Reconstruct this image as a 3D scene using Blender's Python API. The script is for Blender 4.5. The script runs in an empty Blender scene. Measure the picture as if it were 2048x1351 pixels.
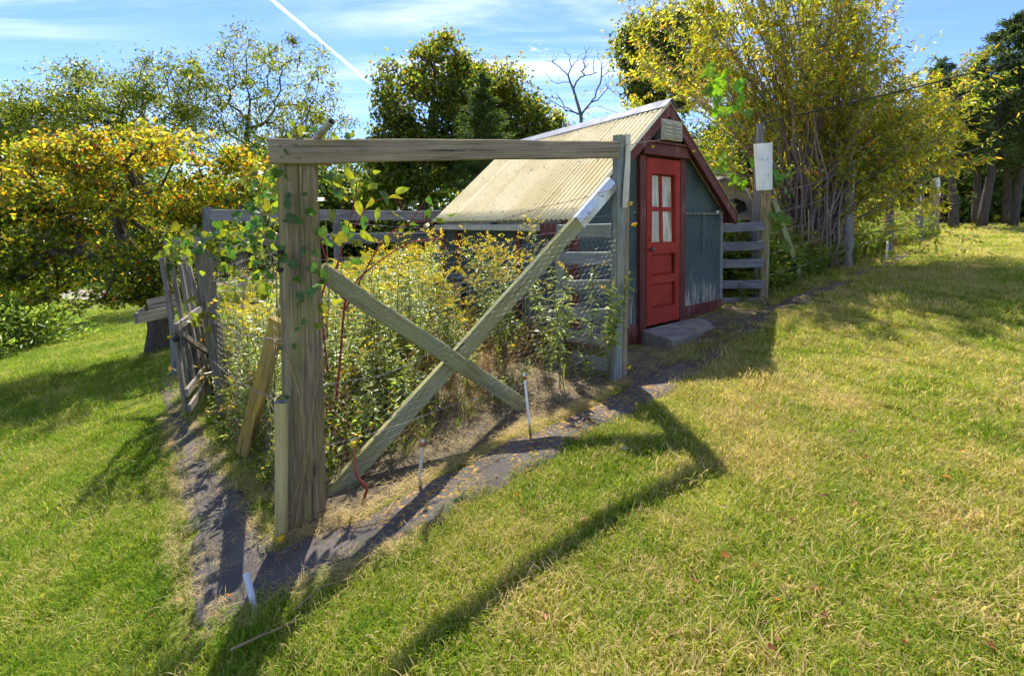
import bpy, math, random
import numpy as np
from mathutils import Vector, Matrix, Euler

# ------------------------------------------------------------------ camera, sky, sun, exposure
scene = bpy.context.scene
COL = scene.collection
F = 870.0; PITCH = math.radians(4.3); CY = 490.0; EYE = 1.6
cd = bpy.data.cameras.new('camera'); cam = bpy.data.objects.new('camera', cd); COL.objects.link(cam)
cam.location = (0, 0, EYE); cam.rotation_euler = (math.pi / 2 - PITCH, 0, 0)
cd.sensor_width = 36; cd.lens = F / 2048 * 36; cd.shift_y = -(675.5 - CY) / 2048
cd.clip_start = 0.05; cd.clip_end = 2000
scene.camera = cam

SUN_EL = math.radians(56); SUN_AZ = math.atan2(-0.16, 1.0)        # azimuth from +Y towards +X
SUN = Vector((math.sin(SUN_AZ) * math.cos(SUN_EL), math.cos(SUN_AZ) * math.cos(SUN_EL), math.sin(SUN_EL)))
sl = bpy.data.lights.new('sun', 'SUN'); so = bpy.data.objects.new('sun', sl); COL.objects.link(so)
sl.energy = 4.2; sl.angle = math.radians(0.55); sl.color = (1.0, 0.95, 0.86)
so.rotation_euler = SUN.to_track_quat('Z', 'Y').to_euler()
so.location = (0, 0, 30)

scene.view_settings.view_transform = 'Standard'; scene.view_settings.look = 'None'
scene.view_settings.exposure = 1.28; scene.view_settings.gamma = 1.0
scene.view_settings.use_curve_mapping = False
scene.cycles.max_bounces = 5; scene.cycles.diffuse_bounces = 3; scene.cycles.glossy_bounces = 2; scene.cycles.transmission_bounces = 3; scene.cycles.transparent_max_bounces = 8
scene.cycles.use_denoising = True; scene.cycles.use_adaptive_sampling = True; scene.cycles.adaptive_threshold = 0.03

RX = Vector((1, 0, 0)); RU = Vector((0, math.sin(PITCH), math.cos(PITCH))); RF = Vector((0, math.cos(PITCH), -math.sin(PITCH)))
def ray(px, py):
    return RX * ((px - 1024) / F) + RU * (-(py - CY) / F) + RF
def P(px, py, Y):
    d = ray(px, py); d = d * (Y / d.y)
    return Vector((d.x, d.y, d.z + EYE))

world = bpy.data.worlds.new('World'); scene.world = world; world.use_nodes = True
wt = world.node_tree; wt.nodes.clear()
def N(t, typ, **kw):
    n = t.nodes.new(typ)
    for k, v in kw.items():
        if k == 'i':
            for kk, vv in v.items(): n.inputs[kk].default_value = vv
        else: setattr(n, k, v)
    return n
def mixc(t, fac, a, b, blend='MIX'):
    n = t.nodes.new('ShaderNodeMix'); n.data_type = 'RGBA'; n.blend_type = blend
    for idx, v in ((0, fac), (6, a), (7, b)):
        if isinstance(v, (int, float)): n.inputs[idx].default_value = v
        elif isinstance(v, tuple): n.inputs[idx].default_value = (*v, 1) if len(v) == 3 else v
        else: t.links.new(v, n.inputs[idx])
    return n.outputs[2]
def math_n(t, op, a, b=None, clamp=False):
    n = t.nodes.new('ShaderNodeMath'); n.operation = op; n.use_clamp = clamp
    for i, v in enumerate((a, b)):
        if v is None: continue
        if isinstance(v, (int, float)): n.inputs[i].default_value = v
        else: t.links.new(v, n.inputs[i])
    return n.outputs[0]
def maprange(t, v, a, b, c=0.0, d=1.0, smooth=True):
    n = t.nodes.new('ShaderNodeMapRange'); n.interpolation_type = 'SMOOTHSTEP' if smooth else 'LINEAR'
    t.links.new(v, n.inputs[0])
    for i, x in enumerate((a, b, c, d)): n.inputs[i + 1].default_value = x
    return n.outputs[0]
def noise(t, vec, scale, detail=4, rough=0.55, dist=0.0):
    n = t.nodes.new('ShaderNodeTexNoise'); n.inputs['Scale'].default_value = scale
    n.inputs['Detail'].default_value = detail; n.inputs['Roughness'].default_value = rough; n.inputs['Distortion'].default_value = dist
    if vec is not None: t.links.new(vec, n.inputs['Vector'])
    return n.outputs['Fac']
def mapping(t, vec, scale=(1, 1, 1), rot=(0, 0, 0), loc=(0, 0, 0)):
    n = t.nodes.new('ShaderNodeMapping'); t.links.new(vec, n.inputs['Vector'])
    n.inputs['Scale'].default_value = scale; n.inputs['Rotation'].default_value = rot; n.inputs['Location'].default_value = loc
    return n.outputs[0]
def vdot(t, vec, v):
    n = t.nodes.new('ShaderNodeVectorMath'); n.operation = 'DOT_PRODUCT'; t.links.new(vec, n.inputs[0]); n.inputs[1].default_value = v
    return n.outputs['Value']

sky = N(wt, 'ShaderNodeTexSky', sky_type='NISHITA', sun_disc=False, sun_elevation=SUN_EL, sun_rotation=SUN_AZ,
        altitude=200.0, air_density=1.0, dust_density=0.08, ozone_density=3.5)
tc = N(wt, 'ShaderNodeTexCoord')
gen = tc.outputs['Generated']
# thin cirrus streaks on a flat layer: direction divided by its height
sep = N(wt, 'ShaderNodeSeparateXYZ'); wt.links.new(gen, sep.inputs[0])
zz = math_n(wt, 'MAXIMUM', sep.outputs[2], 0.03)
cmb = N(wt, 'ShaderNodeCombineXYZ')
wt.links.new(math_n(wt, 'DIVIDE', sep.outputs[0], zz), cmb.inputs[0]); wt.links.new(math_n(wt, 'DIVIDE', sep.outputs[1], zz), cmb.inputs[1])
cir = noise(wt, mapping(wt, cmb.outputs[0], (0.35, 1.6, 1), (0, 0, 0.9)), 1.1, 7, 0.62, 0.6)
cir2 = noise(wt, mapping(wt, cmb.outputs[0], (0.3, 0.3, 1), (0, 0, 0.2), (3.1, 1.7, 0)), 1.0, 3, 0.5)
cmask = math_n(wt, 'MULTIPLY', maprange(wt, cir, 0.38, 0.72), maprange(wt, cir2, 0.33, 0.6))
cmask = math_n(wt, 'MULTIPLY', math_n(wt, 'MULTIPLY', cmask, maprange(wt, sep.outputs[2], 0.05, 0.3)), 0.8)
# one aircraft trail along a great circle
d1 = ray(540, -4).normalized(); d2 = ray(742, 168).normalized()
nrm = d1.cross(d2).normalized(); tx = (d2 - d1).normalized(); mid = (d1 + d2).normalized()
wob = noise(wt, gen, 60, 4, 0.6)
band = math_n(wt, 'ABSOLUTE', math_n(wt, 'ADD', vdot(wt, gen, nrm), math_n(wt, 'MULTIPLY', math_n(wt, 'SUBTRACT', wob, 0.5), 0.004)))
along = vdot(wt, gen, tx)
e1 = d2.dot(tx)
trail = math_n(wt, 'MULTIPLY', maprange(wt, band, 0.0003, 0.0048, 1, 0), maprange(wt, along, e1 - 0.02, e1 + 0.01, 1, 0))
trail = math_n(wt, 'MULTIPLY', trail, maprange(wt, vdot(wt, gen, mid), 0.72, 0.9))
trail = math_n(wt, 'MULTIPLY', math_n(wt, 'MULTIPLY', trail, maprange(wt, noise(wt, gen, 35, 4, 0.7), 0.25, 0.6)), 0.9)
# one small puff
pd = ray(1077, 102).normalized()
puff = math_n(wt, 'MULTIPLY', maprange(wt, vdot(wt, gen, pd), 0.99965, 0.99998), maprange(wt, noise(wt, mapping(wt, gen, (1, 1, 2.4), (0, 0.5, 0)), 42, 5, 0.6), 0.42, 0.68))
allc = math_n(wt, 'MAXIMUM', math_n(wt, 'MAXIMUM', cmask, trail), math_n(wt, 'MULTIPLY', puff, 0.7))
skyc = mixc(wt, 1.0, sky.outputs[0], (0.48, 0.555, 0.84), 'MULTIPLY')
skc = mixc(wt, allc, skyc, (5.4, 5.6, 5.8))
bg = N(wt, 'ShaderNodeBackground'); bg.inputs['Strength'].default_value = 0.14
wt.links.new(skc, bg.inputs['Color'])
wo = N(wt, 'ShaderNodeOutputWorld'); wt.links.new(bg.outputs[0], wo.inputs[0])

# ------------------------------------------------------------------ helpers
rng = np.random.default_rng(7); random.seed(7)
WM = {}
def wmat(o): return WM.get(o.name, Matrix.Identity(4))
def tag(o, label=None, cat=None, group=None, kind=None):
    if label: o['label'] = label
    if cat: o['category'] = cat
    if group: o['group'] = group
    if kind: o['kind'] = kind
    return o
def thing(name, label, cat, loc=(0, 0, 0), group=None):
    o = bpy.data.objects.new(name, None); COL.objects.link(o); o.location = loc; o.empty_display_size = 0.1
    WM[o.name] = Matrix.Translation(Vector(loc)); return tag(o, label, cat, group)
def obj(name, me, mats, parent=None, M=None, label=None):
    o = bpy.data.objects.new(name, me); COL.objects.link(o)
    if mats is not None and len(me.materials) == 0:
        for m in (mats if isinstance(mats, (list, tuple)) else [mats]): me.materials.append(m)
    M = M if M is not None else Matrix.Identity(4)
    if parent is not None:
        o.parent = parent; o.matrix_parent_inverse = wmat(parent).inverted()
    o.matrix_basis = M; WM[o.name] = M
    if label: o['label'] = label
    return o
def mesh_np(name, verts, polys, cols=None, smooth=False, midx=None):
    """polys: list of int arrays (n,k)"""
    me = bpy.data.meshes.new(name)
    verts = np.asarray(verts, np.float32); me.vertices.add(len(verts)); me.vertices.foreach_set('co', verts.ravel())
    polys = [np.asarray(p, np.int32) for p in polys if len(p)]
    loops = np.concatenate([p.ravel() for p in polys]); tot = np.concatenate([np.full(len(p), p.shape[1], np.int32) for p in polys])
    me.loops.add(len(loops)); me.loops.foreach_set('vertex_index', loops)
    me.polygons.add(len(tot)); me.polygons.foreach_set('loop_start', np.concatenate([[0], np.cumsum(tot)[:-1]]).astype(np.int32))
    try: me.polygons.foreach_set('loop_total', tot)
    except Exception: pass
    if smooth: me.polygons.foreach_set('use_smooth', np.ones(len(tot), bool))
    if midx is not None: me.polygons.foreach_set('material_index', np.asarray(midx, np.int32))
    if cols is not None:
        a = me.attributes.new('col', 'FLOAT_COLOR', 'POINT')
        c = np.ones((len(verts), 4), np.float32); c[:, :3] = cols; a.data.foreach_set('color', c.ravel())
    me.update(calc_edges=True); me.validate(); return me
class MB:
    """collects verts / faces (python lists)"""
    def __init__(s): s.v = []; s.f = []; s.m = []
    def add(s, vs, fs, mi=0):
        b = len(s.v); s.v += [tuple(v) for v in vs]; s.f += [tuple(b + i for i in f) for f in fs]; s.m += [mi] * len(fs)
    def box(s, a, b, mi=0):
        x0, y0, z0 = a; x1, y1, z1 = b
        s.add([(x0, y0, z0), (x1, y0, z0), (x1, y1, z0), (x0, y1, z0), (x0, y0, z1), (x1, y0, z1), (x1, y1, z1), (x0, y1, z1)],
              [(0, 3, 2, 1), (4, 5, 6, 7), (0, 1, 5, 4), (1, 2, 6, 5), (2, 3, 7, 6), (3, 0, 4, 7)], mi)
    def hexa(s, c8, mi=0):
        s.add(c8, [(0, 3, 2, 1), (4, 5, 6, 7), (0, 1, 5, 4), (1, 2, 6, 5), (2, 3, 7, 6), (3, 0, 4, 7)], mi)
    def tube(s, pts, radii, sides=6, mi=0, cap=True):
        pts = [Vector(p) for p in pts]; n = len(pts)
        if isinstance(radii, (int, float)): radii = [radii] * n
        b = len(s.v); ref = None
        for i, p in enumerate(pts):
            t = (pts[min(i + 1, n - 1)] - pts[max(i - 1, 0)])
            t = t.normalized() if t.length > 1e-9 else Vector((0, 0, 1))
            if ref is None: ref = t.orthogonal().normalized()
            ref = ref - t * ref.dot(t)
            ref = ref.normalized() if ref.length > 1e-6 else t.orthogonal().normalized()
            bi = t.cross(ref)
            for k in range(sides):
                a = 2 * math.pi * k / sides
                s.v.append(tuple(p + (ref * math.cos(a) + bi * math.sin(a)) * radii[i]))
        for i in range(n - 1):
            for k in range(sides):
                k2 = (k + 1) % sides
                s.f.append((b + i * sides + k, b + i * sides + k2, b + (i + 1) * sides + k2, b + (i + 1) * sides + k)); s.m.append(mi)
        if cap:
            s.f.append(tuple(b + k for k in reversed(range(sides)))); s.m.append(mi)
            s.f.append(tuple(b + (n - 1) * sides + k for k in range(sides))); s.m.append(mi)
    def mesh(s, name, smooth=False):
        me = bpy.data.meshes.new(name); me.from_pydata(s.v, [], s.f)
        me.polygons.foreach_set('material_index', np.asarray(s.m, np.int32))
        if smooth: me.polygons.foreach_set('use_smooth', np.ones(len(s.f), bool))
        me.update(); return me
def frame(p0, p1, nrm):
    x = (Vector(p1) - Vector(p0)).normalized(); n = Vector(nrm); n = (n - x * n.dot(x)).normalized(); y = n.cross(x)
    M = Matrix.Identity(4)
    for i in range(3): M[i][0] = x[i]; M[i][1] = y[i]; M[i][2] = n[i]; M[i][3] = Vector(p0)[i]
    return M
def board(name, p0, p1, w, t, nrm, mat, parent=None, jit=0.004, ch=0.007, segs=None, label=None, taper=0.0):
    """timber: length along local X, width w along local Y, thickness t along local Z (nrm)"""
    M = frame(p0, p1, nrm); L = (Vector(p1) - Vector(p0)).length; ch = min(ch, t * .3)
    n = segs or max(4, int(L / 0.12)); ph = random.random() * 10
    vs = []; fs = []
    prof = [(-.5, -.5, 0, 1), (-.5, -.5, 1, 0), (.5, -.5, 1, 0), (.5, -.5, 0, 1), (.5, .5, 0, 1), (.5, .5, 1, 0), (-.5, .5, 1, 0), (-.5, .5, 0, 1)]
    prof = [(-w / 2, -t / 2 + ch), (-w / 2 + ch, -t / 2), (w / 2 - ch, -t / 2), (w / 2, -t / 2 + ch), (w / 2, t / 2 - ch), (w / 2 - ch, t / 2), (-w / 2 + ch, t / 2), (-w / 2, t / 2 - ch)]
    for i in range(n + 1):
        x = L * i / n; s = 1 - taper * i / n
        oy = jit * (math.sin(x * 3.1 + ph) + 0.5 * math.sin(x * 8.3 + ph * 2)); oz = jit * 0.8 * math.sin(x * 2.3 + ph * 3)
        wv = 1 + jit * 1.5 * math.sin(x * 11 + ph)
        for k, (a, b) in enumerate(prof):
            ex = random.uniform(-1, 1) * jit * 1.2 if i in (0, n) else 0
            vs.append((x + ex, a * s * wv + oy + random.uniform(-1, 1) * jit * 0.25, b * s + oz))
    for i in range(n):
        for k in range(8):
            k2 = (k + 1) % 8
            fs.append((i * 8 + k, i * 8 + k2, (i + 1) * 8 + k2, (i + 1) * 8 + k))
    fs.append(tuple(reversed(range(8)))); fs.append(tuple(n * 8 + k for k in range(8)))
    me = bpy.data.meshes.new(name); me.from_pydata(vs, [], fs); me.update()
    return obj(name, me, mat, parent, M, label)
def log(name, p0, p1, r0, r1, mat, parent=None, sides=40, groove=0.006, rings=None, label=None, crooked=0.01):
    """round post along local X"""
    M = frame(p0, p1, Vector((0, -1, 0.01)) if abs((Vector(p1) - Vector(p0)).normalized().y) < .9 else Vector((1, 0, 0)))
    L = (Vector(p1) - Vector(p0)).length; n = rings or max(6, int(L / 0.06)); rs = np.random.default_rng(random.randrange(1 << 30))
    g = rs.uniform(-1, 1, sides); g2 = rs.uniform(0, 1, sides); crack = (g2 > 0.86) * rs.uniform(0.6, 2.4, sides)
    vs = []; ph = rs.uniform(0, 6)
    for i in range(n + 1):
        x = L * i / n; f = i / n; r = r0 + (r1 - r0) * f
        oy = crooked * math.sin(f * 3 + ph); oz = crooked * math.sin(f * 4 + ph * 2)
        for k in range(sides):
            a = 2 * math.pi * k / sides + 0.06 * math.sin(f * 2 + ph)
            cr = crack[k] * max(0, math.sin(f * 5 + k * 1.7) * 0.6 + 0.5)
            rr = r * (1 + 0.03 * math.sin(2 * a + ph) + 0.02 * math.sin(3 * a + f * 4)) + groove * (g[k] * 0.6 + 0.35 * rs.uniform(-1, 1)) - groove * cr * .8
            ex = rs.uniform(-1, 1) * 0.008 if i == n else 0
            vs.append((x + ex, rr * math.cos(a) + oy, rr * math.sin(a) + oz))
    fs = [(i * sides + k, i * sides + (k + 1) % sides, (i + 1) * sides + (k + 1) % sides, (i + 1) * sides + k) for i in range(n) for k in range(sides)]
    b = len(vs); vs.append((L - 0.004, 0, 0)); fs += [(n * sides + k, n * sides + (k + 1) % sides, b) for k in range(sides)]
    me = bpy.data.meshes.new(name); me.from_pydata(vs, [], fs); me.update()
    return obj(name, me, mat, parent, M, label)

# ------------------------------------------------------------------ materials
MATS = {}
def newmat(name):
    m = bpy.data.materials.new(name); m.use_nodes = True; t = m.node_tree; t.nodes.clear(); MATS[name] = m
    out = N(t, 'ShaderNodeOutputMaterial'); return m, t, out
def bsdf(t, out, color, rough=0.8, spec=0.3, bump=None, bstr=0.4, bdist=0.01, metal=0.0):
    b = N(t, 'ShaderNodeBsdfPrincipled')
    if isinstance(color, tuple): b.inputs['Base Color'].default_value = (*color, 1)
    else: t.links.new(color, b.inputs['Base Color'])
    if isinstance(rough, (int, float)): b.inputs['Roughness'].default_value = rough
    else: t.links.new(rough, b.inputs['Roughness'])
    b.inputs['Specular IOR Level'].default_value = spec; b.inputs['Metallic'].default_value = metal
    if bump is not None:
        bn = N(t, 'ShaderNodeBump'); bn.inputs['Strength'].default_value = bstr; bn.inputs['Distance'].default_value = bdist
        t.links.new(bump, bn.inputs['Height']); t.links.new(bn.outputs[0], b.inputs['Normal'])
    t.links.new(b.outputs[0], out.inputs[0]); return b
def ocoord(t):
    return N(t, 'ShaderNodeTexCoord').outputs['Object']
def orand(t):
    return N(t, 'ShaderNodeObjectInfo').outputs['Random']
def wood(name, dark, light, tint=None, tintamt=0.0, grain=1.0, bstr=0.5, crack=True):
    m, t, out = newmat(name); oc = ocoord(t)
    r = orand(t); off = N(t, 'ShaderNodeVectorMath', operation='ADD'); cb = N(t, 'ShaderNodeCombineXYZ')
    rr = math_n(t, 'MULTIPLY', r, 37.0); t.links.new(rr, cb.inputs[0]); t.links.new(rr, cb.inputs[1]); t.links.new(oc, off.inputs[0]); t.links.new(cb.outputs[0], off.inputs[1]); v = off.outputs[0]
    g1 = noise(t, mapping(t, v, (2.2, 46 * grain, 46 * grain)), 1.0, 6, 0.65, 0.5)
    g2 = noise(t, mapping(t, v, (1.2, 150 * grain, 150 * grain)), 1.0, 3, 0.6)
    blot = noise(t, mapping(t, v, (2.5, 7, 7)), 1.0, 5, 0.6)
    f = math_n(t, 'ADD', math_n(t, 'MULTIPLY', maprange(t, g1, 0.3, 0.72), 0.65), math_n(t, 'MULTIPLY', maprange(t, g2, 0.3, 0.7), 0.35))
    c = mixc(t, f, dark, light)
    c = mixc(t, maprange(t, blot, 0.45, 0.7, 0, 0.5), c, tuple(0.55 * x for x in dark))
    if tint: c = mixc(t, math_n(t, 'MULTIPLY', maprange(t, noise(t, mapping(t, v, (3, 9, 9), (0, 0, 0), (5, 2, 1)), 1.0, 6, 0.65), 0.42, 0.62), tintamt), c, tint)
    h = f
    if crack:
        ck = noise(t, mapping(t, v, (0.9, 30 * grain, 30 * grain), (0, 0, 0), (9, 3, 7)), 1.0, 4, 0.5, 0.4)
        cm = math_n(t, 'MAXIMUM', maprange(t, ck, 0.31, 0.375, 1, 0), math_n(t, 'MULTIPLY', maprange(t, noise(t, mapping(t, v, (1.6, 95 * grain, 95 * grain), (0, 0, 0), (2, 8, 4)), 1.0, 3, 0.5), 0.30, 0.38, 1, 0), 0.8))
        c = mixc(t, math_n(t, 'MULTIPLY', cm, 0.75), c, (0.02, 0.016, 0.012))
        h = math_n(t, 'SUBTRACT', f, math_n(t, 'MULTIPLY', cm, 1.2))
    vr = math_n(t, 'ADD', 0.84, math_n(t, 'MULTIPLY', r, 0.3))
    vm = N(t, 'ShaderNodeVectorMath', operation='SCALE'); t.links.new(c, vm.inputs[0]); t.links.new(vr, vm.inputs['Scale'])
    bsdf(t, out, vm.outputs[0], 0.88, 0.15, h, bstr, 0.006); return m
wood('old_timber', (0.10, 0.070, 0.038), (0.38, 0.29, 0.175), (0.25, 0.23, 0.06), 0.5, 0.8, 0.8)
wood('rail_timber', (0.19, 0.145, 0.095), (0.42, 0.335, 0.225), (0.30, 0.24, 0.12), 0.25)
wood('treated_timber', (0.20, 0.19, 0.07), (0.38, 0.35, 0.16), (0.22, 0.25, 0.16), 0.5)
wood('stake_timber', (0.36, 0.28, 0.11), (0.50, 0.41, 0.18), None, 0)
wood('blue_timber', (0.15, 0.16, 0.15), (0.31, 0.335, 0.32), (0.27, 0.27, 0.14), 0.5)
wood('gate_timber', (0.16, 0.14, 0.12), (0.34, 0.30, 0.25), (0.14, 0.12, 0.09), 0.3)
wood('dark_timber', (0.12, 0.115, 0.11), (0.26, 0.255, 0.25), None, 0)
wood('lichen_timber', (0.20, 0.14, 0.05), (0.38, 0.27, 0.10), (0.50, 0.33, 0.05), 0.6)

def paint(name, col, wear, amt=0.3, rough=0.5, sc=1.0, under=None, streak=True):
    m, t, out = newmat(name); v = ocoord(t)
    n1 = noise(t, mapping(t, v, (14 * sc, 14 * sc, 1.6 * sc) if streak else (6 * sc,) * 3), 1.0, 6, 0.7)
    n2 = noise(t, v, 2.2 * sc, 5, 0.6); n3 = noise(t, v, 55, 3, 0.6)
    c = mixc(t, maprange(t, n2, 0.3, 0.75), tuple(0.72 * x for x in col), tuple(min(1, 1.18 * x) for x in col))
    w = math_n(t, 'MULTIPLY', maprange(t, n1, 0.62 - 0.25 * amt, 0.70 - 0.2 * amt), maprange(t, n2, 0.42, 0.6))
    c = mixc(t, math_n(t, 'MULTIPLY', w, min(1, amt * 2)), c, wear)
    bsdf(t, out, c, rough, 0.2, math_n(t, 'ADD', math_n(t, 'MULTIPLY', n3, 0.3), n1), 0.25, 0.004); return m
paint('door_red', (0.35, 0.036, 0.018), (0.20, 0.06, 0.04), 0.3, 0.7)
paint('trim_maroon', (0.135, 0.036, 0.024), (0.28, 0.20, 0.15), 0.3, 0.6)
paint('mid_maroon', (0.165, 0.032, 0.027), (0.28, 0.20, 0.15), 0.2, 0.55)
paint('cream_board', (0.50, 0.45, 0.32), (0.28, 0.24, 0.16), 0.4, 0.75)
paint('white_plastic', (0.72, 0.70, 0.62), (0.42, 0.34, 0.2), 0.25, 0.4)
paint('strip_cream', (0.60, 0.57, 0.44), (0.35, 0.25, 0.15), 0.25, 0.5)
paint('yellow_plastic', (0.80, 0.48, 0.02), (0.5, 0.3, 0.02), 0.15, 0.4, streak=False)
paint('black_plastic', (0.02, 0.02, 0.022), (0.05, 0.05, 0.05), 0.1, 0.45, streak=False)
paint('rust_red', (0.30, 0.055, 0.035), (0.42, 0.20, 0.06), 0.6, 0.7)
paint('pipe_grey', (0.38, 0.35, 0.33), (0.22, 0.12, 0.08), 0.4, 0.5)
paint('pvc_white', (0.70, 0.72, 0.74), (0.45, 0.30, 0.12), 0.15, 0.35)
paint('knob_metal', (0.10, 0.085, 0.07), (0.3, 0.25, 0.2), 0.3, 0.3)
paint('cable_black', (0.018, 0.018, 0.02), (0.04, 0.04, 0.04), 0.1, 0.5, streak=False)
paint('hulk_metal', (0.36, 0.34, 0.30), (0.16, 0.12, 0.08), 0.5, 0.5, streak=False)
paint('dark_gap', (0.015, 0.014, 0.012), (0.03, 0.03, 0.03), 0.1, 0.9)

def siding():
    m, t, out = newmat('siding_green'); v = ocoord(t)
    sp = N(t, 'ShaderNodeSeparateXYZ'); t.links.new(v, sp.inputs[0])
    st = noise(t, mapping(t, v, (42, 42, 2.4)), 1.0, 6, 0.7)           # flaked paint in vertical streaks
    big = noise(t, v, 1.7, 4, 0.55)
    c = mixc(t, maprange(t, big, 0.3, 0.7), (0.040, 0.055, 0.047), (0.070, 0.088, 0.074))
    c = mixc(t, maprange(t, noise(t, mapping(t, v, (90, 90, 3)), 1.0, 3, 0.6), 0.35, 0.7, 0, 0.35), c, (0.10, 0.14, 0.14))
    lowz = maprange(t, sp.outputs[2], 0.05, 0.9, 0.22, 0.03)            # more flaking near the splash zone
    thr = math_n(t, 'SUBTRACT', st, math_n(t, 'SUBTRACT', 0.70, math_n(t, 'ADD', lowz, math_n(t, 'MULTIPLY', math_n(t, 'SUBTRACT', big, 0.5), 0.25))))
    c = mixc(t, math_n(t, 'MULTIPLY', maprange(t, thr, 0.0, 0.05), 0.8), c, (0.42, 0.35, 0.22))
    gx = math_n(t, 'PINGPONG', math_n(t, 'ADD', sp.outputs[0], sp.outputs[1]), 0.0125); gz_ = math_n(t, 'PINGPONG', sp.outputs[2], 0.0125)
    grid = math_n(t, 'MINIMUM', gx, gz_); gl = maprange(t, grid, 0.0, 0.0022, 1, 0)
    c = mixc(t, math_n(t, 'MULTIPLY', gl, 0.28), c, (0.12, 0.14, 0.14))
    bsdf(t, out, c, 0.75, 0.25, math_n(t, 'ADD', st, math_n(t, 'MULTIPLY', gl, 0.6)), 0.35, 0.004)
siding()
def roofing():
    m, t, out = newmat('roof_cream'); v = ocoord(t)
    n1 = noise(t, v, 1.4, 5, 0.6); n2 = noise(t, v, 22, 5, 0.65); n3 = noise(t, v, 130, 2, 0.5)
    c = mixc(t, maprange(t, n1, 0.3, 0.7), (0.77, 0.61, 0.30), (0.93, 0.79, 0.46))
    c = mixc(t, maprange(t, n2, 0.5, 0.78, 0, 0.6), c, (0.30, 0.24, 0.14))
    c = mixc(t, maprange(t, n3, 0.66, 0.74, 0, 0.7), c, (0.10, 0.085, 0.06))
    b = bsdf(t, out, c, 0.9, 0.05, n2, 0.15, 0.004)
roofing()
def zinc(name, col, rough, metal):
    m, t, out = newmat(name); v = ocoord(t); n1 = noise(t, v, 6, 5, 0.6); n2 = noise(t, v, 60, 3, 0.5)
    c = mixc(t, maprange(t, n1, 0.35, 0.7), tuple(0.7 * x for x in col), col)
    c = mixc(t, maprange(t, n2, 0.6, 0.75, 0, 0.5), c, (0.22, 0.17, 0.12))
    bsdf(t, out, c, maprange(t, n1, 0.3, 0.7, rough, rough + 0.2), 0.5, n1, 0.2, 0.01, metal)
zinc('zinc', (0.66, 0.68, 0.70), 0.35, 0.75); zinc('ridge_metal', (0.17, 0.19, 0.23), 0.65, 0.2); zinc('wire_metal', (0.42, 0.38, 0.33), 0.45, 0.6); zinc('barb_metal', (0.36, 0.29, 0.24), 0.6, 0.3)
def concrete():
    m, t, out = newmat('concrete'); v = ocoord(t); n1 = noise(t, v, 5, 6, 0.65); n2 = noise(t, v, 70, 4, 0.6)
    c = mixc(t, maprange(t, n1, 0.3, 0.7), (0.18, 0.165, 0.135), (0.34, 0.30, 0.23)); c = mixc(t, maprange(t, n2, 0.55, 0.75, 0, 0.6), c, (0.08, 0.08, 0.06))
    bsdf(t, out, c, 0.9, 0.2, math_n(t, 'ADD', n1, n2), 0.5, 0.008)
concrete()
def pane():
    m, t, out = newmat('door_pane'); v = ocoord(t); n1 = noise(t, mapping(t, v, (9, 9, 2.2), (0.3, 0.2, 0)), 1.0, 5, 0.6, 1.0)
    c = mixc(t, maprange(t, n1, 0.3, 0.7), (0.36, 0.31, 0.19), (0.70, 0.62, 0.42))
    b = bsdf(t, out, c, 0.75, 0.2, n1, 0.25, 0.01)
    b.inputs['Coat Weight'].default_value = 0.6; b.inputs['Coat Roughness'].default_value = 0.04
pane()
def leafmat(name, trans=0.5, tcol=(1.25, 1.3, 0.75), rough=0.45, spec=0.35, col=None):
    m, t, out = newmat(name)
    if col is None:
        c = N(t, 'ShaderNodeAttribute', attribute_name='col').outputs['Color']
    else:
        r = orand(t); pos = N(t, 'ShaderNodeNewGeometry').outputs['Position']
        c = mixc(t, maprange(t, noise(t, pos, 30, 3, 0.6), 0.35, 0.7), col, tuple(0.6 * x for x in col))
        hs = N(t, 'ShaderNodeHueSaturation'); t.links.new(c, hs.inputs['Color']); t.links.new(math_n(t, 'ADD', 0.47, math_n(t, 'MULTIPLY', r, 0.05)), hs.inputs['Hue']); t.links.new(math_n(t, 'ADD', 0.75, math_n(t, 'MULTIPLY', r, 0.5)), hs.inputs['Value']); c = hs.outputs[0]
    b = N(t, 'ShaderNodeBsdfPrincipled'); t.links.new(c, b.inputs['Base Color']); b.inputs['Roughness'].default_value = rough; b.inputs['Specular IOR Level'].default_value = spec
    tr = N(t, 'ShaderNodeBsdfTranslucent'); t.links.new(mixc(t, 1.0, c, tcol, 'MULTIPLY'), tr.inputs['Color'])
    mx = N(t, 'ShaderNodeMixShader'); mx.inputs[0].default_value = trans
    t.links.new(b.outputs[0], mx.inputs[1]); t.links.new(tr.outputs[0], mx.inputs[2]); t.links.new(mx.outputs[0], out.inputs[0]); return m
leafmat('leaf', 0.6, (1.8, 1.75, 0.8), 0.38, 0.45); leafmat('needle', 0.5, (1.6, 1.6, 0.8), 0.5, 0.3); leafmat('weed', 0.5, (2.0, 1.95, 0.9), 0.36, 0.5)
leafmat('vine_leaf', 0.45, (1.5, 1.7, 0.6), 0.4, 0.4, (0.075, 0.15, 0.035)); leafmat('vine_leaf_yellow', 0.55, (1.4, 1.4, 0.5), 0.4, 0.35, (0.24, 0.27, 0.035))
leafmat('sycamore_leaf', 0.55, (1.6, 1.7, 0.5), 0.4, 0.35, (0.15, 0.28, 0.03)); leafmat('dry_leaf', 0.3, (1.2, 1.0, 0.7), 0.7, 0.2, (0.24, 0.10, 0.04))
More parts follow.
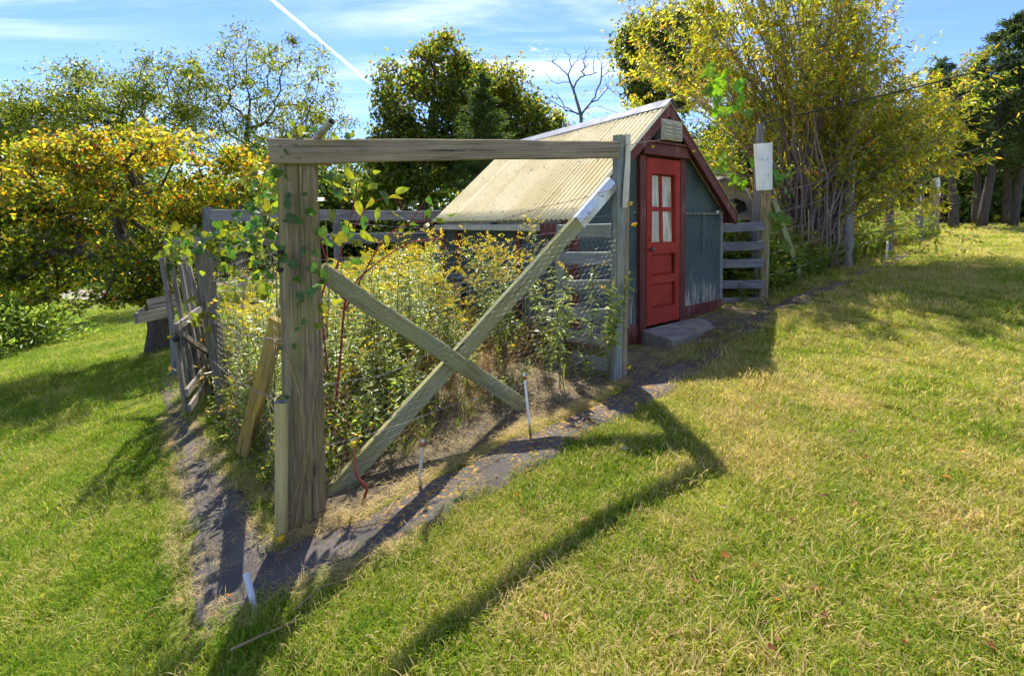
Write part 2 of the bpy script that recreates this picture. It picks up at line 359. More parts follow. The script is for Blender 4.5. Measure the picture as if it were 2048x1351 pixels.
def bark(name, a, b):
    m, t, out = newmat(name); v = ocoord(t); n1 = noise(t, mapping(t, v, (9, 9, 2)), 1.0, 6, 0.7); n2 = noise(t, v, 30, 4, 0.6)
    bsdf(t, out, mixc(t, maprange(t, math_n(t, 'MULTIPLY', math_n(t, 'ADD', n1, n2), 0.5), 0.35, 0.65), a, b), 0.9, 0.15, n1, 0.6, 0.02)
bark('bark_dark', (0.045, 0.035, 0.028), (0.12, 0.095, 0.075)); bark('bark_grey', (0.11, 0.095, 0.08), (0.26, 0.23, 0.20)); bark('bark_twig', (0.14, 0.10, 0.085), (0.30, 0.235, 0.20))
bark('poke_stem', (0.16, 0.018, 0.028), (0.30, 0.045, 0.05)); bark('green_stem', (0.10, 0.12, 0.03), (0.20, 0.20, 0.06)); bark('dry_stem', (0.20, 0.13, 0.06), (0.38, 0.26, 0.13)); bark('berry', (0.08, 0.005, 0.03), (0.30, 0.02, 0.10))

def ground_cols(t, pos):
    """lawn colour: green, sun-bleached yellow and dry tan patches"""
    a = noise(t, pos, 0.9, 4, 0.6, 0.3); b = noise(t, mapping(t, pos, (1, 1, 1), (0, 0, 0), (13, 5, 0)), 3.2, 4, 0.65); d = noise(t, mapping(t, pos, (1, 1, 1), (0, 0, 0), (3, 25, 0)), 11, 3, 0.6)
    sp = N(t, 'ShaderNodeSeparateXYZ'); t.links.new(pos, sp.inputs[0])
    dryside = maprange(t, sp.outputs[0], -3.5, 2.5, -0.075, 0.045)
    f = math_n(t, 'ADD', math_n(t, 'ADD', math_n(t, 'MULTIPLY', a, 0.45), math_n(t, 'MULTIPLY', b, 0.4)), math_n(t, 'MULTIPLY', d, 0.15))
    f = math_n(t, 'ADD', f, dryside)
    return f
def ground_mat():
    m, t, out = newmat('lawn_ground'); pos = N(t, 'ShaderNodeNewGeometry').outputs['Position']
    f = ground_cols(t, pos); fine = noise(t, pos, 45, 4, 0.7); fine2 = noise(t, mapping(t, pos, (1, 3, 1), (0, 0, 0.5)), 140, 2, 0.6)
    c = mixc(t, maprange(t, f, 0.40, 0.56), (0.13, 0.19, 0.012), (0.26, 0.27, 0.025)); c = mixc(t, maprange(t, f, 0.55, 0.68), c, (0.40, 0.31, 0.10))
    c = mixc(t, maprange(t, fine, 0.4, 0.75, 0, 0.55), c, (0.07, 0.075, 0.02)); c = mixc(t, maprange(t, fine2, 0.5, 0.7, 0, 0.4), c, (0.34, 0.28, 0.11))
    bsdf(t, out, c, 0.95, 0.1, math_n(t, 'ADD', fine, fine2), 0.8, 0.02)
ground_mat()
def soil_mat():
    m, t, out = newmat('soil'); pos = N(t, 'ShaderNodeNewGeometry').outputs['Position']
    a = noise(t, pos, 3, 5, 0.65); b = noise(t, mapping(t, pos, (1, 4, 1), (0, 0, 0.7)), 60, 4, 0.7); c_ = noise(t, mapping(t, pos, (4, 1, 1), (0, 0, 0.3)), 50, 4, 0.7)
    c = mixc(t, maprange(t, a, 0.35, 0.65), (0.13, 0.10, 0.065), (0.25, 0.20, 0.12)); c = mixc(t, maprange(t, b, 0.5, 0.7, 0, 0.8), c, (0.40, 0.32, 0.19)); c = mixc(t, maprange(t, c_, 0.56, 0.72, 0, 0.7), c, (0.06, 0.05, 0.03))
    bsdf(t, out, c, 0.95, 0.1, math_n(t, 'ADD', b, c_), 0.9, 0.02)
soil_mat()
def mat_mat():
    m, t, out = newmat('weed_mat'); pos = N(t, 'ShaderNodeNewGeometry').outputs['Position']
    a = noise(t, pos, 2.2, 5, 0.6); g = noise(t, pos, 260, 2, 0.6); s = noise(t, mapping(t, pos, (1, 1.6, 1), (0, 0, 0.5), (7, 1, 0)), 34, 3, 0.5, 0.4); s2 = noise(t, mapping(t, pos, (1, 1, 1), (0, 0, 0), (1, 17, 0)), 1.6, 3, 0.5); d = noise(t, pos, 7, 5, 0.7)
    c = mixc(t, maprange(t, a, 0.3, 0.7), (0.046, 0.040, 0.034), (0.098, 0.086, 0.072)); c = mixc(t, maprange(t, g, 0.4, 0.75, 0, 0.4), c, (0.18, 0.15, 0.12))
    c = mixc(t, maprange(t, d, 0.62, 0.8, 0, 0.5), c, (0.26, 0.215, 0.15))
    sp = N(t, 'ShaderNodeSeparateXYZ'); t.links.new(pos, sp.inputs[0]); side = maprange(t, sp.outputs[0], -1.4, -0.5)
    lich = math_n(t, 'MULTIPLY', math_n(t, 'MULTIPLY', maprange(t, s, 0.562, 0.60), maprange(t, s2, 0.33, 0.45)), side)
    c = mixc(t, math_n(t, 'MULTIPLY', lich, 0.9), c, (0.38, 0.21, 0.03))
    bsdf(t, out, c, 0.85, 0.25, math_n(t, 'ADD', g, d), 0.35, 0.004)
mat_mat()
def grass_mat(name, dry=0.0):
    m, t, out = newmat(name); geo = N(t, 'ShaderNodeNewGeometry'); pos = geo.outputs['Position']; r = orand(t)
    f = ground_cols(t, pos); at = N(t, 'ShaderNodeAttribute', attribute_name='col').outputs['Color']
    spc = N(t, 'ShaderNodeSeparateColor'); t.links.new(at, spc.inputs[0])
    q = math_n(t, 'ADD', math_n(t, 'ADD', f, math_n(t, 'MULTIPLY', math_n(t, 'SUBTRACT', spc.outputs[0], 0.5), 0.32)), math_n(t, 'MULTIPLY', math_n(t, 'SUBTRACT', r, 0.5), 0.16))
    q = math_n(t, 'ADD', q, dry)
    c = mixc(t, maprange(t, q, 0.32, 0.50), (0.115, 0.225, 0.014), (0.30, 0.345, 0.024)); c = mixc(t, maprange(t, q, 0.51, 0.62), c, (0.56, 0.435, 0.20))
    b = N(t, 'ShaderNodeBsdfPrincipled'); t.links.new(c, b.inputs['Base Color']); b.inputs['Roughness'].default_value = 0.6; b.inputs['Specular IOR Level'].default_value = 0.15
    tr = N(t, 'ShaderNodeBsdfTranslucent'); t.links.new(mixc(t, 1.0, c, (1.4, 1.4, 0.8), 'MULTIPLY'), tr.inputs['Color'])
    mx = N(t, 'ShaderNodeMixShader'); mx.inputs[0].default_value = 0.5
    t.links.new(b.outputs[0], mx.inputs[1]); t.links.new(tr.outputs[0], mx.inputs[2]); t.links.new(mx.outputs[0], out.inputs[0])
grass_mat('grass'); grass_mat('straw', 0.5); 
M_ = MATS

# ------------------------------------------------------------------ ground
def gz_np(x, y):
    x = np.asarray(x, float); y = np.asarray(y, float)
    fl = np.where(x > -4, 0.205 * x, -0.82 + 0.165 * (x + 4)); fl = np.where(x < -30, -0.82 + 0.165 * -26 + 0.02 * (x + 30), fl)
    fr = 0.85 * (1 - np.exp(-np.maximum(x, 0) / 7.0))
    z = -1.55 + np.where(x < 0, fl, fr)
    z = z - 0.11 * np.exp(-((x - 2.9) ** 2 / 1.2 + (y - 6.1) ** 2 / 1.0)) - 0.17 * np.exp(-((x - 1.75) ** 2 / 0.9 + (y - 5.0) ** 2 / 0.7))                 # worn hollow by the door
    z = z - 0.02 * np.maximum(y - 30, 0) * (x > 0) - 0.004 * np.maximum(y - 6, 0) * (x < 3)
    z = z + 0.02 * np.sin(x * 1.7 + 0.6 * y) + 0.015 * np.sin(y * 2.3 - x)
    return z + EYE
def gz(x, y): return float(gz_np(x, y))
def G(px, py):
    d = ray(px, py); lo = 0.3; t = 0.3
    for k in range(4000):
        p = d * t
        if p.z + EYE < gz(p.x, p.y): break
        t *= 1.01
    return Vector((p.x, p.y, gz(p.x, p.y)))
def axis(lo, hi, c, fine):
    n = 170; s = np.linspace(-1, 1, n * 2); k = 5.0
    a = np.sinh(k * s) / np.sinh(k); a = np.where(a < 0, c + a * (c - lo), c + a * (hi - c)); return a
gx = axis(-220, 260, 0.0, 0.1); gy = axis(-60, 320, 3.0, 0.1)
X, Y_ = np.meshgrid(gx, gy); Zg = gz_np(X, Y_)
nx, ny = len(gx), len(gy); ii = np.arange(nx * ny).reshape(ny, nx)
gq = np.stack([ii[:-1, :-1], ii[:-1, 1:], ii[1:, 1:], ii[1:, :-1]], -1).reshape(-1, 4)
tag(obj('lawn', mesh_np('lawn', np.stack([X, Y_, Zg], -1).reshape(-1, 3), [gq], smooth=True), M_['lawn_ground']), 'mown sloping lawn, half green half sun-bleached', None, None, 'structure')

def inpoly(x, y, poly):
    x = np.asarray(x); y = np.asarray(y); c = np.zeros(x.shape, bool); n = len(poly)
    for i in range(n):
        x0, y0 = poly[i][0], poly[i][1]; x1, y1 = poly[(i + 1) % n][0], poly[(i + 1) % n][1]
        cond = ((y0 > y) != (y1 > y)); xi = (x1 - x0) * (y - y0) / ((y1 - y0) if abs(y1 - y0) > 1e-9 else 1e-9) + x0
        c ^= cond & (x < xi)
    return c
def sheet(name, inner, outer, lift, mat, nacross=8, nalong=90, rag=0.03, label=None):
    """a sheet on the ground between two polylines (world xy)"""
    def resamp(pl, n):
        a = np.array([[p[0], p[1]] for p in pl]); d = np.concatenate([[0], np.cumsum(np.linalg.norm(np.diff(a, axis=0), axis=1))]); s = np.linspace(0, d[-1], n)
        return np.stack([np.interp(s, d, a[:, 0]), np.interp(s, d, a[:, 1])], -1)
    A = resamp(inner, nalong); B = resamp(outer, nalong); r = np.random.default_rng(len(name))
    A = A + r.normal(0, rag, A.shape); B = B + r.normal(0, rag, B.shape)
    f = np.linspace(0, 1, nacross)[None, :, None]; g = A[:, None] * (1 - f) + B[:, None] * f
    z = gz_np(g[..., 0], g[..., 1]) + lift + (lift > .015) * (.005 * np.sin(g[..., 0] * 23 + 3 * np.sin(g[..., 1] * 9)) + .004 * np.sin(g[..., 1] * 31 - g[..., 0] * 12)); z[:, 0] -= lift + .012; z[:, -1] -= lift + .012; v = np.concatenate([g, z[..., None]], -1)
    k = np.arange(nalong * nacross).reshape(nalong, nacross)
    q = np.stack([k[:-1, :-1], k[:-1, 1:], k[1:, 1:], k[1:, :-1]], -1).reshape(-1, 4)
    o = tag(obj(name, mesh_np(name, v.reshape(-1, 3), [q], smooth=True), mat), label, None, None, 'structure')
    return o, np.concatenate([A, B[::-1]])
A0 = Vector((-1.25, 2.5, 0)); B0 = Vector((0.895, 3.69, 0)); A0.z = gz(A0.x, A0.y); B0.z = gz(B0.x, B0.y)
ABd = (B0 - A0); ABd.z = 0; ABd.normalize(); ABn = Vector((ABd.y, -ABd.x, 0))       # normal towards the camera
L0 = Vector((-3.08, 4.6, gz(-3.08, 4.6)))
D0 = Vector((3.74, 6.42, 0)); D0.z = gz(D0.x, D0.y)
o, MAT1 = sheet('path', [G(*p) for p in ((556, 1098), (640, 1066), (742, 1030), (862, 962), (962, 922), (1042, 872), (1152, 828), (1250, 772), (1330, 735), (1400, 700), (1470, 650), (1530, 618), (1620, 580), (1700, 552), (1800, 511), (1895, 474))],
      [G(*p) for p in ((480, 1262), (580, 1190), (715, 1136), (852, 1078), (900, 1036), (1035, 962), (1110, 915), (1240, 842), (1330, 795), (1400, 750), (1480, 692), (1560, 634), (1640, 592), (1720, 556), (1810, 517), (1905, 475))], 0.024, M_['weed_mat'], 8, 110, 0.018, 'dark weed mat with orange lichen along the front fence')
o, MAT2 = sheet('path', [G(*p) for p in ((350, 742), (385, 830), (428, 880), (468, 930), (500, 1000), (548, 1080), (600, 1110))],
      [G(*p) for p in ((316, 765), (330, 830), (338, 900), (352, 1000), (366, 1110), (372, 1200), (395, 1300))], 0.018, M_['weed_mat'], 8, 60, 0.02, 'weathered weed mat strewn with straw along the left fence')
SH_U = Vector((0.82, 0.572, 0)).normalized(); SH_V = Vector((-0.572, 0.82, 0)).normalized()
SO = P(1286.6, 651, 5.21)
def S(u, v, z):
    p = SO + SH_U * u + SH_V * v; return Vector((p.x, p.y, p.z + z + 0.0138 * u - 0.045 * v))
rearL = P(415, 545, 6.0); rearR = P(884, 545, 7.4)
plot = [(A0.x, A0.y), (L0.x, L0.y), (rearL.x - .3, rearL.y), (rearR.x, rearR.y + .2), tuple(S(-1.2, 3.1, 0))[:2], tuple(S(-1.2, 0, 0))[:2], (B0.x, B0.y)]
o, SOIL = sheet('garden_soil', [A0 + ABn * 0.30 - ABd * .1, B0 + ABn * 0.24, S(-1.1, 0.1, 0), S(-1.1, 3.1, 0)], [A0 + Vector((-.1, -.05, 0)), L0 + Vector((-.15, 0, 0)), rearL, rearR], 0.008, M_['soil'], 26, 40, 0.02, 'bare straw-strewn garden soil inside the fence')
o, SOIL2 = sheet('door_dirt', [B0 + ABn * .05, S(-.6, -.1, 0), S(0, -.05, 0), S(1.9, -.05, 0), D0 + Vector((0.2, .0, 0))], [B0 + ABn * .2, G(1330, 742), G(1420, 690), G(1490, 640), G(1540, 612)], 0.012, M_['soil'], 14, 40, 0.03, 'worn dirt in front of the red door')

# ------------------------------------------------------------------ foliage mesh builders
def norm(a): return a / np.maximum(np.linalg.norm(a, axis=-1, keepdims=True), 1e-9)
def kites(c, ax, nr, ln, wd, fold=0.25, bend=0.0, long=False):
    """leaf cards with a folded midrib: returns verts, tris"""
    ax = norm(ax); sd = norm(np.cross(ax, nr)); nr = np.cross(sd, ax); ln = np.asarray(ln)[:, None]; wd = np.asarray(wd)[:, None]; n = len(c)
    if not long:
        b = c; tip = c + ax * ln - nr * ln * bend; m = c + ax * ln * 0.45
        l = m + sd * wd * .5 + nr * wd * fold; r = m - sd * wd * .5 + nr * wd * fold
        v = np.stack([b, r, tip, l], 1).reshape(-1, 3); k = np.arange(n)[:, None] * 4
        return v, np.concatenate([k + [0, 1, 2], k + [0, 2, 3]])
    m1 = c + ax * ln * .33 + nr * ln * bend * .25; m2 = c + ax * ln * .7 - nr * ln * bend * .15; tip = c + ax * ln - nr * ln * bend
    v = np.stack([c, m1 + sd * wd * .5, m1 - sd * wd * .5, m2 + sd * wd * .4, m2 - sd * wd * .4, tip], 1).reshape(-1, 3); k = np.arange(n)[:, None] * 6
    return v, np.concatenate([k + [0, 2, 1], k + [1, 2, 4], k + [1, 4, 3], k + [3, 4, 5]])
def palette(r, n, items, jit=0.18):
    w = np.array([i[0] for i in items], float); w /= w.sum(); idx = r.choice(len(items), n, p=w)
    c = np.array([i[1] for i in items])[idx]; return np.clip(c * (1 + r.normal(0, jit, (n, 1))) * (1 + r.normal(0, .06, (n, 3))), 0.004, 0.9)
def randdir(r, n): return norm(r.normal(0, 1, (n, 3)))
GREEN = (0.085, 0.14, 0.022); YGREEN = (0.20, 0.225, 0.025); YEL = (0.44, 0.32, 0.025); ORA = (0.50, 0.22, 0.02); RED = (0.42, 0.06, 0.02); DARK = (0.045, 0.078, 0.018); OLIVE = (0.13, 0.15, 0.028)

def skeleton(r, trunk, tips, step=0.35, droop=0.0, lean=0.25, penal=0.12):
    pos = [np.array(p, float) for p in trunk]; par = [-1] + list(range(len(trunk) - 1)); depth = [0.0]
    for i in range(1, len(pos)): depth.append(depth[-1] + np.linalg.norm(pos[i] - pos[i - 1]))
    nmin = max(1, int(len(trunk) * 0.3)); tips = np.asarray(tips); tr = np.array(trunk)
    dd = np.min(np.linalg.norm(tips[:, None] - tr[None], axis=2), axis=1); chains = [list(range(len(pos)))]; tipn = []
    Pn = np.zeros((len(tips) * 14 + len(trunk) + 50, 3)); Pn[:len(pos)] = pos; Dp = np.zeros(len(Pn)); Dp[:len(pos)] = depth; n = len(pos); parr = par[:]
    for j in np.argsort(dd):
        t = tips[j]; d = np.linalg.norm(Pn[nmin:n] - t, axis=1) + penal * Dp[nmin:n] + np.maximum(0, Pn[nmin:n, 2] - t[2]) * 0.5
        a = int(np.argmin(d)) + nmin; L = np.linalg.norm(t - Pn[a]); k = int(min(12, max(2, round(L / step))))
        p0 = Pn[a]; ch = [a]; up = np.array([0, 0, 1.0]); perp = r.normal(0, .06 * L, 3)
        for s in range(1, k + 1):
            f = s / k; q = p0 + (t - p0) * f + up * (lean * L * f * (1 - f)) - up * droop * L * f * f + perp * math.sin(f * math.pi) + (r.normal(0, .02 * L, 3) if s < k else 0)
            Pn[n] = q; Dp[n] = Dp[ch[-1]] + np.linalg.norm(q - Pn[ch[-1]]); parr.append(ch[-1]); ch.append(n); n += 1
        chains.append(ch); tipn.append(n - 1)
    cnt = np.zeros(n)
    for i in tipn: cnt[i] += 1
    for i in range(n - 1, 0, -1):
        if parr[i] >= 0: cnt[parr[i]] += cnt[i]
    return Pn[:n], chains, cnt, tipn
def wood_mesh(name, Pn, chains, cnt, r0, pw=0.5, rmax=None, sides=6):
    tot = max(1.0, cnt.max()); mb = MB()
    for ci, ch in enumerate(chains):
        rad = [max(0.0035, r0 * (max(cnt[i], .6) / tot) ** pw) for i in ch]
        if ci > 0:
            rad[0] = min(rad[0], rad[1] * 1.25)
        if ci == 0 and len(rad) > 2: rad[0] *= 1.25
        mb.tube([Pn[i] for i in ch], rad, sides if rad[0] > 0.03 else (4 if rad[0] > 0.01 else 3), cap=False)
    return mb.mesh(name, True)
def lobes_sample(r, lobes, n, shell=0.55):
    w = np.array([l[3] * l[4] * l[5] for l in lobes]) ** (2 / 3); w /= w.sum(); idx = r.choice(len(lobes), n, p=w)
    L = np.array(lobes)[idx]; d = randdir(r, n); rad = r.uniform(shell ** 3, 1, n) ** (1 / 3); fill = r.uniform(0, 1, n) < 0.25; rad = np.where(fill, r.uniform(0.2, 1, n) ** 0.5, rad)
    return L[:, :3] + d * L[:, 3:6] * rad[:, None]
def tree(name, label, trunk, lobes, ntips, nleaf, lsize, pal, seed, r0=0.12, clump=0.3, group=None, mat='leaf', barkm='bark_dark', long=False, aspect=0.5, hang=0.3, bend=0.1, tipcol=None, shell=0.55, droop=0.0, lean=0.25, pw=0.5, cat='tree', jit=0.2, penal=.12, flat=1.0):
    r = np.random.default_rng(seed); base = trunk[0]
    tp = []
    for i in range(len(trunk) - 1):
        a = np.array(trunk[i], float); b = np.array(trunk[i + 1], float); k = max(2, int(np.linalg.norm(b - a) / 0.4))
        for s in range(k): tp.append(a + (b - a) * s / k + (r.normal(0, .02, 3) if i + s else 0))
    tp.append(np.array(trunk[-1], float))
    tips = lobes_sample(r, lobes, ntips, shell); Pn, chains, cnt, tipn = skeleton(r, tp, tips, lean=lean, droop=droop, penal=penal)
    root = thing(name, label, cat, tuple(base), group)
    obj('trunk', wood_mesh('trunk', Pn, chains, cnt, r0, pw), M_[barkm], root)
    if nleaf:
        wts = r.gamma(1.6, 1.0, len(tips)); idx = r.choice(len(tips), nleaf, p=wts / wts.sum()); cs = r.uniform(.55, 1.35, len(tips))[idx][:, None]
        c = Pn[np.array(tipn)[idx]] + r.normal(0, 1, (nleaf, 3)) * np.array([clump, clump, clump * .75 * flat]) * cs
        ax = randdir(r, nleaf); ax[:, 2] -= hang; nr = randdir(r, nleaf); nr[:, 2] += 0.4
        s = lsize * r.uniform(.6, 1.35, nleaf)
        v, f = kites(c, ax, nr, s, s * aspect, bend=bend, long=long)
        col = palette(r, nleaf, pal, jit)
        tc_ = np.clip(1 + r.normal(0, .16, len(tips)), .6, 1.5)[idx][:, None]; col = col * tc_
        if tipcol is not None:
            zmin, zmax, p2 = tipcol; hf = np.clip((c[:, 2] - zmin) / (zmax - zmin), 0, 1) + r.normal(0, .18, nleaf)
            alt = palette(r, nleaf, p2, jit); col = np.where((r.uniform(0, 1, nleaf) < np.clip(hf, 0, 1))[:, None], alt, col)
        obj('crown', mesh_np('crown', v, [f], np.repeat(col, 6 if long else 4, 0)), M_[mat], root)
    return root
def gp(px, Y):                                                        # ground point under an image column at depth Y
    x = (px - 1024) / F * Y; return (x, Y, gz(x, Y) - 0.05)
def LB(px, py, Y, rx, rz, ry=None):                                   # crown lobe centred at a pixel, radii given in pixels
    p = P(px, py, Y); k = Y / F; return (p.x, p.y, p.z, rx * k, (ry or rx) * k, rz * k)

# ------------------------------------------------------------------ trees
b = gp(300, 9.0)
AL = [(20, 400, 90, 55), (90, 350, 80, 45), (170, 320, 80, 42), (250, 300, 75, 40), (335, 285, 70, 38), (410, 310, 75, 40), (470, 345, 60, 40), (500, 385, 40, 35), (60, 470, 100, 45), (170, 420, 90, 45), (290, 390, 90, 45), (400, 410, 80, 45), (130, 520, 110, 42), (260, 500, 95, 45), (370, 490, 80, 45), (60, 560, 90, 30), (200, 585, 90, 30), (310, 570, 80, 35), (380, 560, 45, 40), (-70, 420, 100, 60), (-60, 520, 90, 50)]
tree('autumn_tree', 'low spreading tree with yellow and orange autumn crown left of the gate', [b, tuple(P(318, 610, 9.0)), tuple(P(290, 540, 8.9)), tuple(P(240, 470, 8.8))],
     [LB(x, y, 8.7 + .5 * math.sin(i * 2.3), rx, rz, rx * 1.2) for i, (x, y, rx, rz) in enumerate(AL)],
     420, 46000, 0.085, [(6, YGREEN), (4.5, GREEN), (1.4, YEL), (1.6, DARK), (.05, RED)], 11, 0.20, 0.19, aspect=.62, hang=.5, tipcol=(EYE - .9, EYE + 1.5, [(3.2, YEL), (.9, ORA), (5.0, YGREEN), (.12, RED)]), flat=.5, shell=.45, jit=.25)
walnutpal = [(4, OLIVE), (4.5, YGREEN), (.5, YEL), (3, GREEN)]
def walnut(lab, px, Y, lobes, seed, tops):
    b = gp(px, Y); tree('walnut_tree', lab, [b, tuple(P(px, 480, Y)), tuple(P(*tops[0], Y)), tuple(P(*tops[1], Y))], lobes, 360, 15000, 0.21, walnutpal, seed, 0.24, 0.33, 'open crowned trees on the slope behind the garden', aspect=.30, hang=.55, long=True, bend=.25, barkm='bark_dark', lean=.1, shell=.3, penal=.3, pw=.55)
walnut('tall open-crowned tree with thin yellow-green foliage behind the corner post', 480, 25, [LB(500, 190, 25, 110, 125), LB(600, 200, 25, 90, 120), LB(420, 200, 25, 80, 110), LB(660, 260, 25, 60, 80), LB(520, 300, 25, 150, 60)], 21, ((490, 330), (500, 200)))
walnut('open-crowned tree with long leaning limbs behind the orange crown', 300, 24, [LB(270, 220, 24, 120, 70), LB(200, 190, 24, 80, 60), LB(330, 170, 24, 80, 70), LB(230, 290, 24, 140, 50), LB(140, 160, 24, 30, 30)], 22, ((270, 330), (240, 240)))
walnut('open-crowned sparse tree at the left edge of the picture', 90, 24, [LB(60, 260, 24, 90, 60), LB(20, 230, 24, 60, 60), LB(90, 220, 24, 60, 50), LB(-60, 280, 24, 100, 70)], 23, ((60, 360), (40, 280)))
oakpal = [(4, GREEN), (4, OLIVE), (3, YGREEN), (1.4, DARK)]; oaktop = [(1.2, YEL), (4, OLIVE), (1.2, (0.22, 0.15, .03)), (3, YGREEN), (2, GREEN)]
b = gp(840, 30)
tree('oak_tree', 'tall rounded oak turning yellow at the top behind the garden fence', [b, tuple(P(845, 420, 30)), tuple(P(860, 260, 30)), tuple(P(870, 150, 30))],
     [LB(880, 140, 30, 60, 60), LB(800, 190, 30, 50, 60), LB(850, 220, 30, 95, 90), LB(790, 280, 30, 50, 70), LB(930, 250, 30, 70, 90), LB(840, 340, 30, 100, 70), LB(790, 370, 30, 70, 50), LB(915, 165, 30, 25, 40)],
     330, 26000, 0.30, oakpal, 31, 0.4, 0.45, 'broadleaf trees behind the garden', aspect=.6, tipcol=(EYE + 4.5, EYE + 11.5, oaktop), barkm='bark_dark')
b = gp(1020, 33)
tree('oak_tree', 'smaller olive-yellow oak just right of the dark cedar', [b, tuple(P(1015, 420, 33)), tuple(P(1005, 250, 33))],
     [LB(985, 180, 33, 60, 50), LB(1040, 240, 33, 60, 60), LB(1090, 260, 33, 40, 50), LB(1000, 280, 33, 90, 70), LB(1060, 330, 33, 80, 60)],
     230, 17000, 0.32, oakpal, 32, 0.35, 0.5, 'broadleaf trees behind the garden', aspect=.6, tipcol=(EYE + 4.5, EYE + 10.5, oaktop), barkm='bark_dark')
b = gp(1330, 27)
tree('oak_tree', 'dark green oak crown rising behind the yellow shrub above the shed', [b, tuple(P(1330, 300, 27)), tuple(P(1325, 120, 27))],
     [LB(1300, 80, 27, 60, 50), LB(1350, 60, 27, 50, 35), LB(1270, 110, 27, 30, 50), LB(1400, 90, 27, 70, 60), LB(1320, 170, 27, 80, 60)],
     170, 13000, 0.28, [(4, OLIVE), (3, YGREEN), (2, DARK), (.6, YEL)], 33, 0.3, 0.42, 'broadleaf trees behind the garden', aspect=.6)
def conifer(name, lab, px, Y, topy, basey, wpx, seed, n=26000, pal=None, grp=None, trunk_to=None, start=0.08, r0=.18, lean=0.0, sp=0.55, size=0.16, layers=34):
    r = np.random.default_rng(seed); b = np.array(gp(px, Y)); top = np.array(P(px + lean, topy, Y)); low = np.array(P(px, basey, Y))
    root = thing(name, lab, 'tree', tuple(b), grp); mb = MB(); H = top[2] - low[2]; w = wpx * Y / F
    tp = [b + (top - b) * f + r.normal(0, .02 * (f > 0), 3) for f in np.linspace(0, 1, 12)]; mb.tube(tp, [r0 * (1.05 - f) + .01 for f in np.linspace(0, 1, 12)], 7)
    cs = []; axs = []
    for k in range(layers * 5):
        f = r.uniform(0, 1); f = f ** 0.8; z0 = low[2] + H * f; q = (z0 - b[2]) / (top[2] - b[2]); c0 = b + (top - b) * q
        L = w * ((1 - f) ** .72) * r.uniform(.55, 1.1) + .12; a = r.uniform(0, 2 * math.pi); d = np.array([math.cos(a), math.sin(a), r.uniform(-.05, .35)])
        e = c0 + d * L; m = c0 + d * L * .55 + np.array([0, 0, -.05 * L]); mb.tube([c0, m, e], [.02 + .012 * L, .012, .004], 4, cap=False)
        nn = int(n / (layers * 5) * (0.4 + L / w)); t = r.uniform(.25, 1.05, nn)[:, None]; pp = c0 * (1 - t) + e * t
        cs.append(pp + r.normal(0, 1, (nn, 3)) * (sp * .25 * (.5 + .6 * L / w)) * np.array([1, 1, .6])); axs.append(np.tile(d, (nn, 1)) + r.normal(0, .7, (nn, 3)))
    c = np.concatenate(cs); ax = np.concatenate(axs); s = size * r.uniform(.6, 1.4, len(c)); v, f = kites(c, ax, randdir(r, len(c)), s, s * .28)
    obj('trunk', mb.mesh('trunk', True), M_['bark_dark'], root)
    obj('crown', mesh_np('crown', v, [f], np.repeat(palette(r, len(c), pal or [(4, (0.045, 0.080, 0.022)), (3, (0.07, 0.115, .028)), (2, (.11, .15, .035))], .25), 4, 0)), M_['leaf' if name == 'pine_tree' else 'needle'], root)
conifer('cedar_tree', 'dark green cedar standing in front of the oaks', 965, 24, 150, 470, 95, 41, 30000)
# bare dead tree
rr_ = np.random.default_rng(5); b = gp(1165, 30); tp = [np.array(b), np.array(P(1165, 330, 30)), np.array(P(1162, 230, 30)), np.array(P(1150, 190, 30))]
tps = np.array([P(x, y, 30 + rr_.uniform(-1, 1)) for x, y in ((1104, 124), (1118, 108), (1128, 104), (1141, 110), (1158, 112), (1172, 106), (1190, 118), (1204, 128), (1214, 128), (1208, 150), (1100, 160), (1110, 185), (1096, 196), (1098, 208), (1212, 170), (1222, 180), (1180, 150), (1136, 150), (1124, 140), (1150, 125), (1186, 135), (1196, 200), (1160, 140), (1114, 222), (1090, 190), (1170, 120), (1130, 215))])
tps = np.concatenate([tps, tps[rr_.integers(0, len(tps), 60)] + rr_.normal(0, .45, (60, 3))]); Pn, chains, cnt, tipn = skeleton(rr_, tp, tps, .5, 0, .25, .35)
root = thing('dead_tree', 'bare leafless tree against the sky above the shed roof', 'tree', b); obj('trunk', wood_mesh('trunk', Pn, chains, cnt, .12, .5), M_['bark_grey'], root)

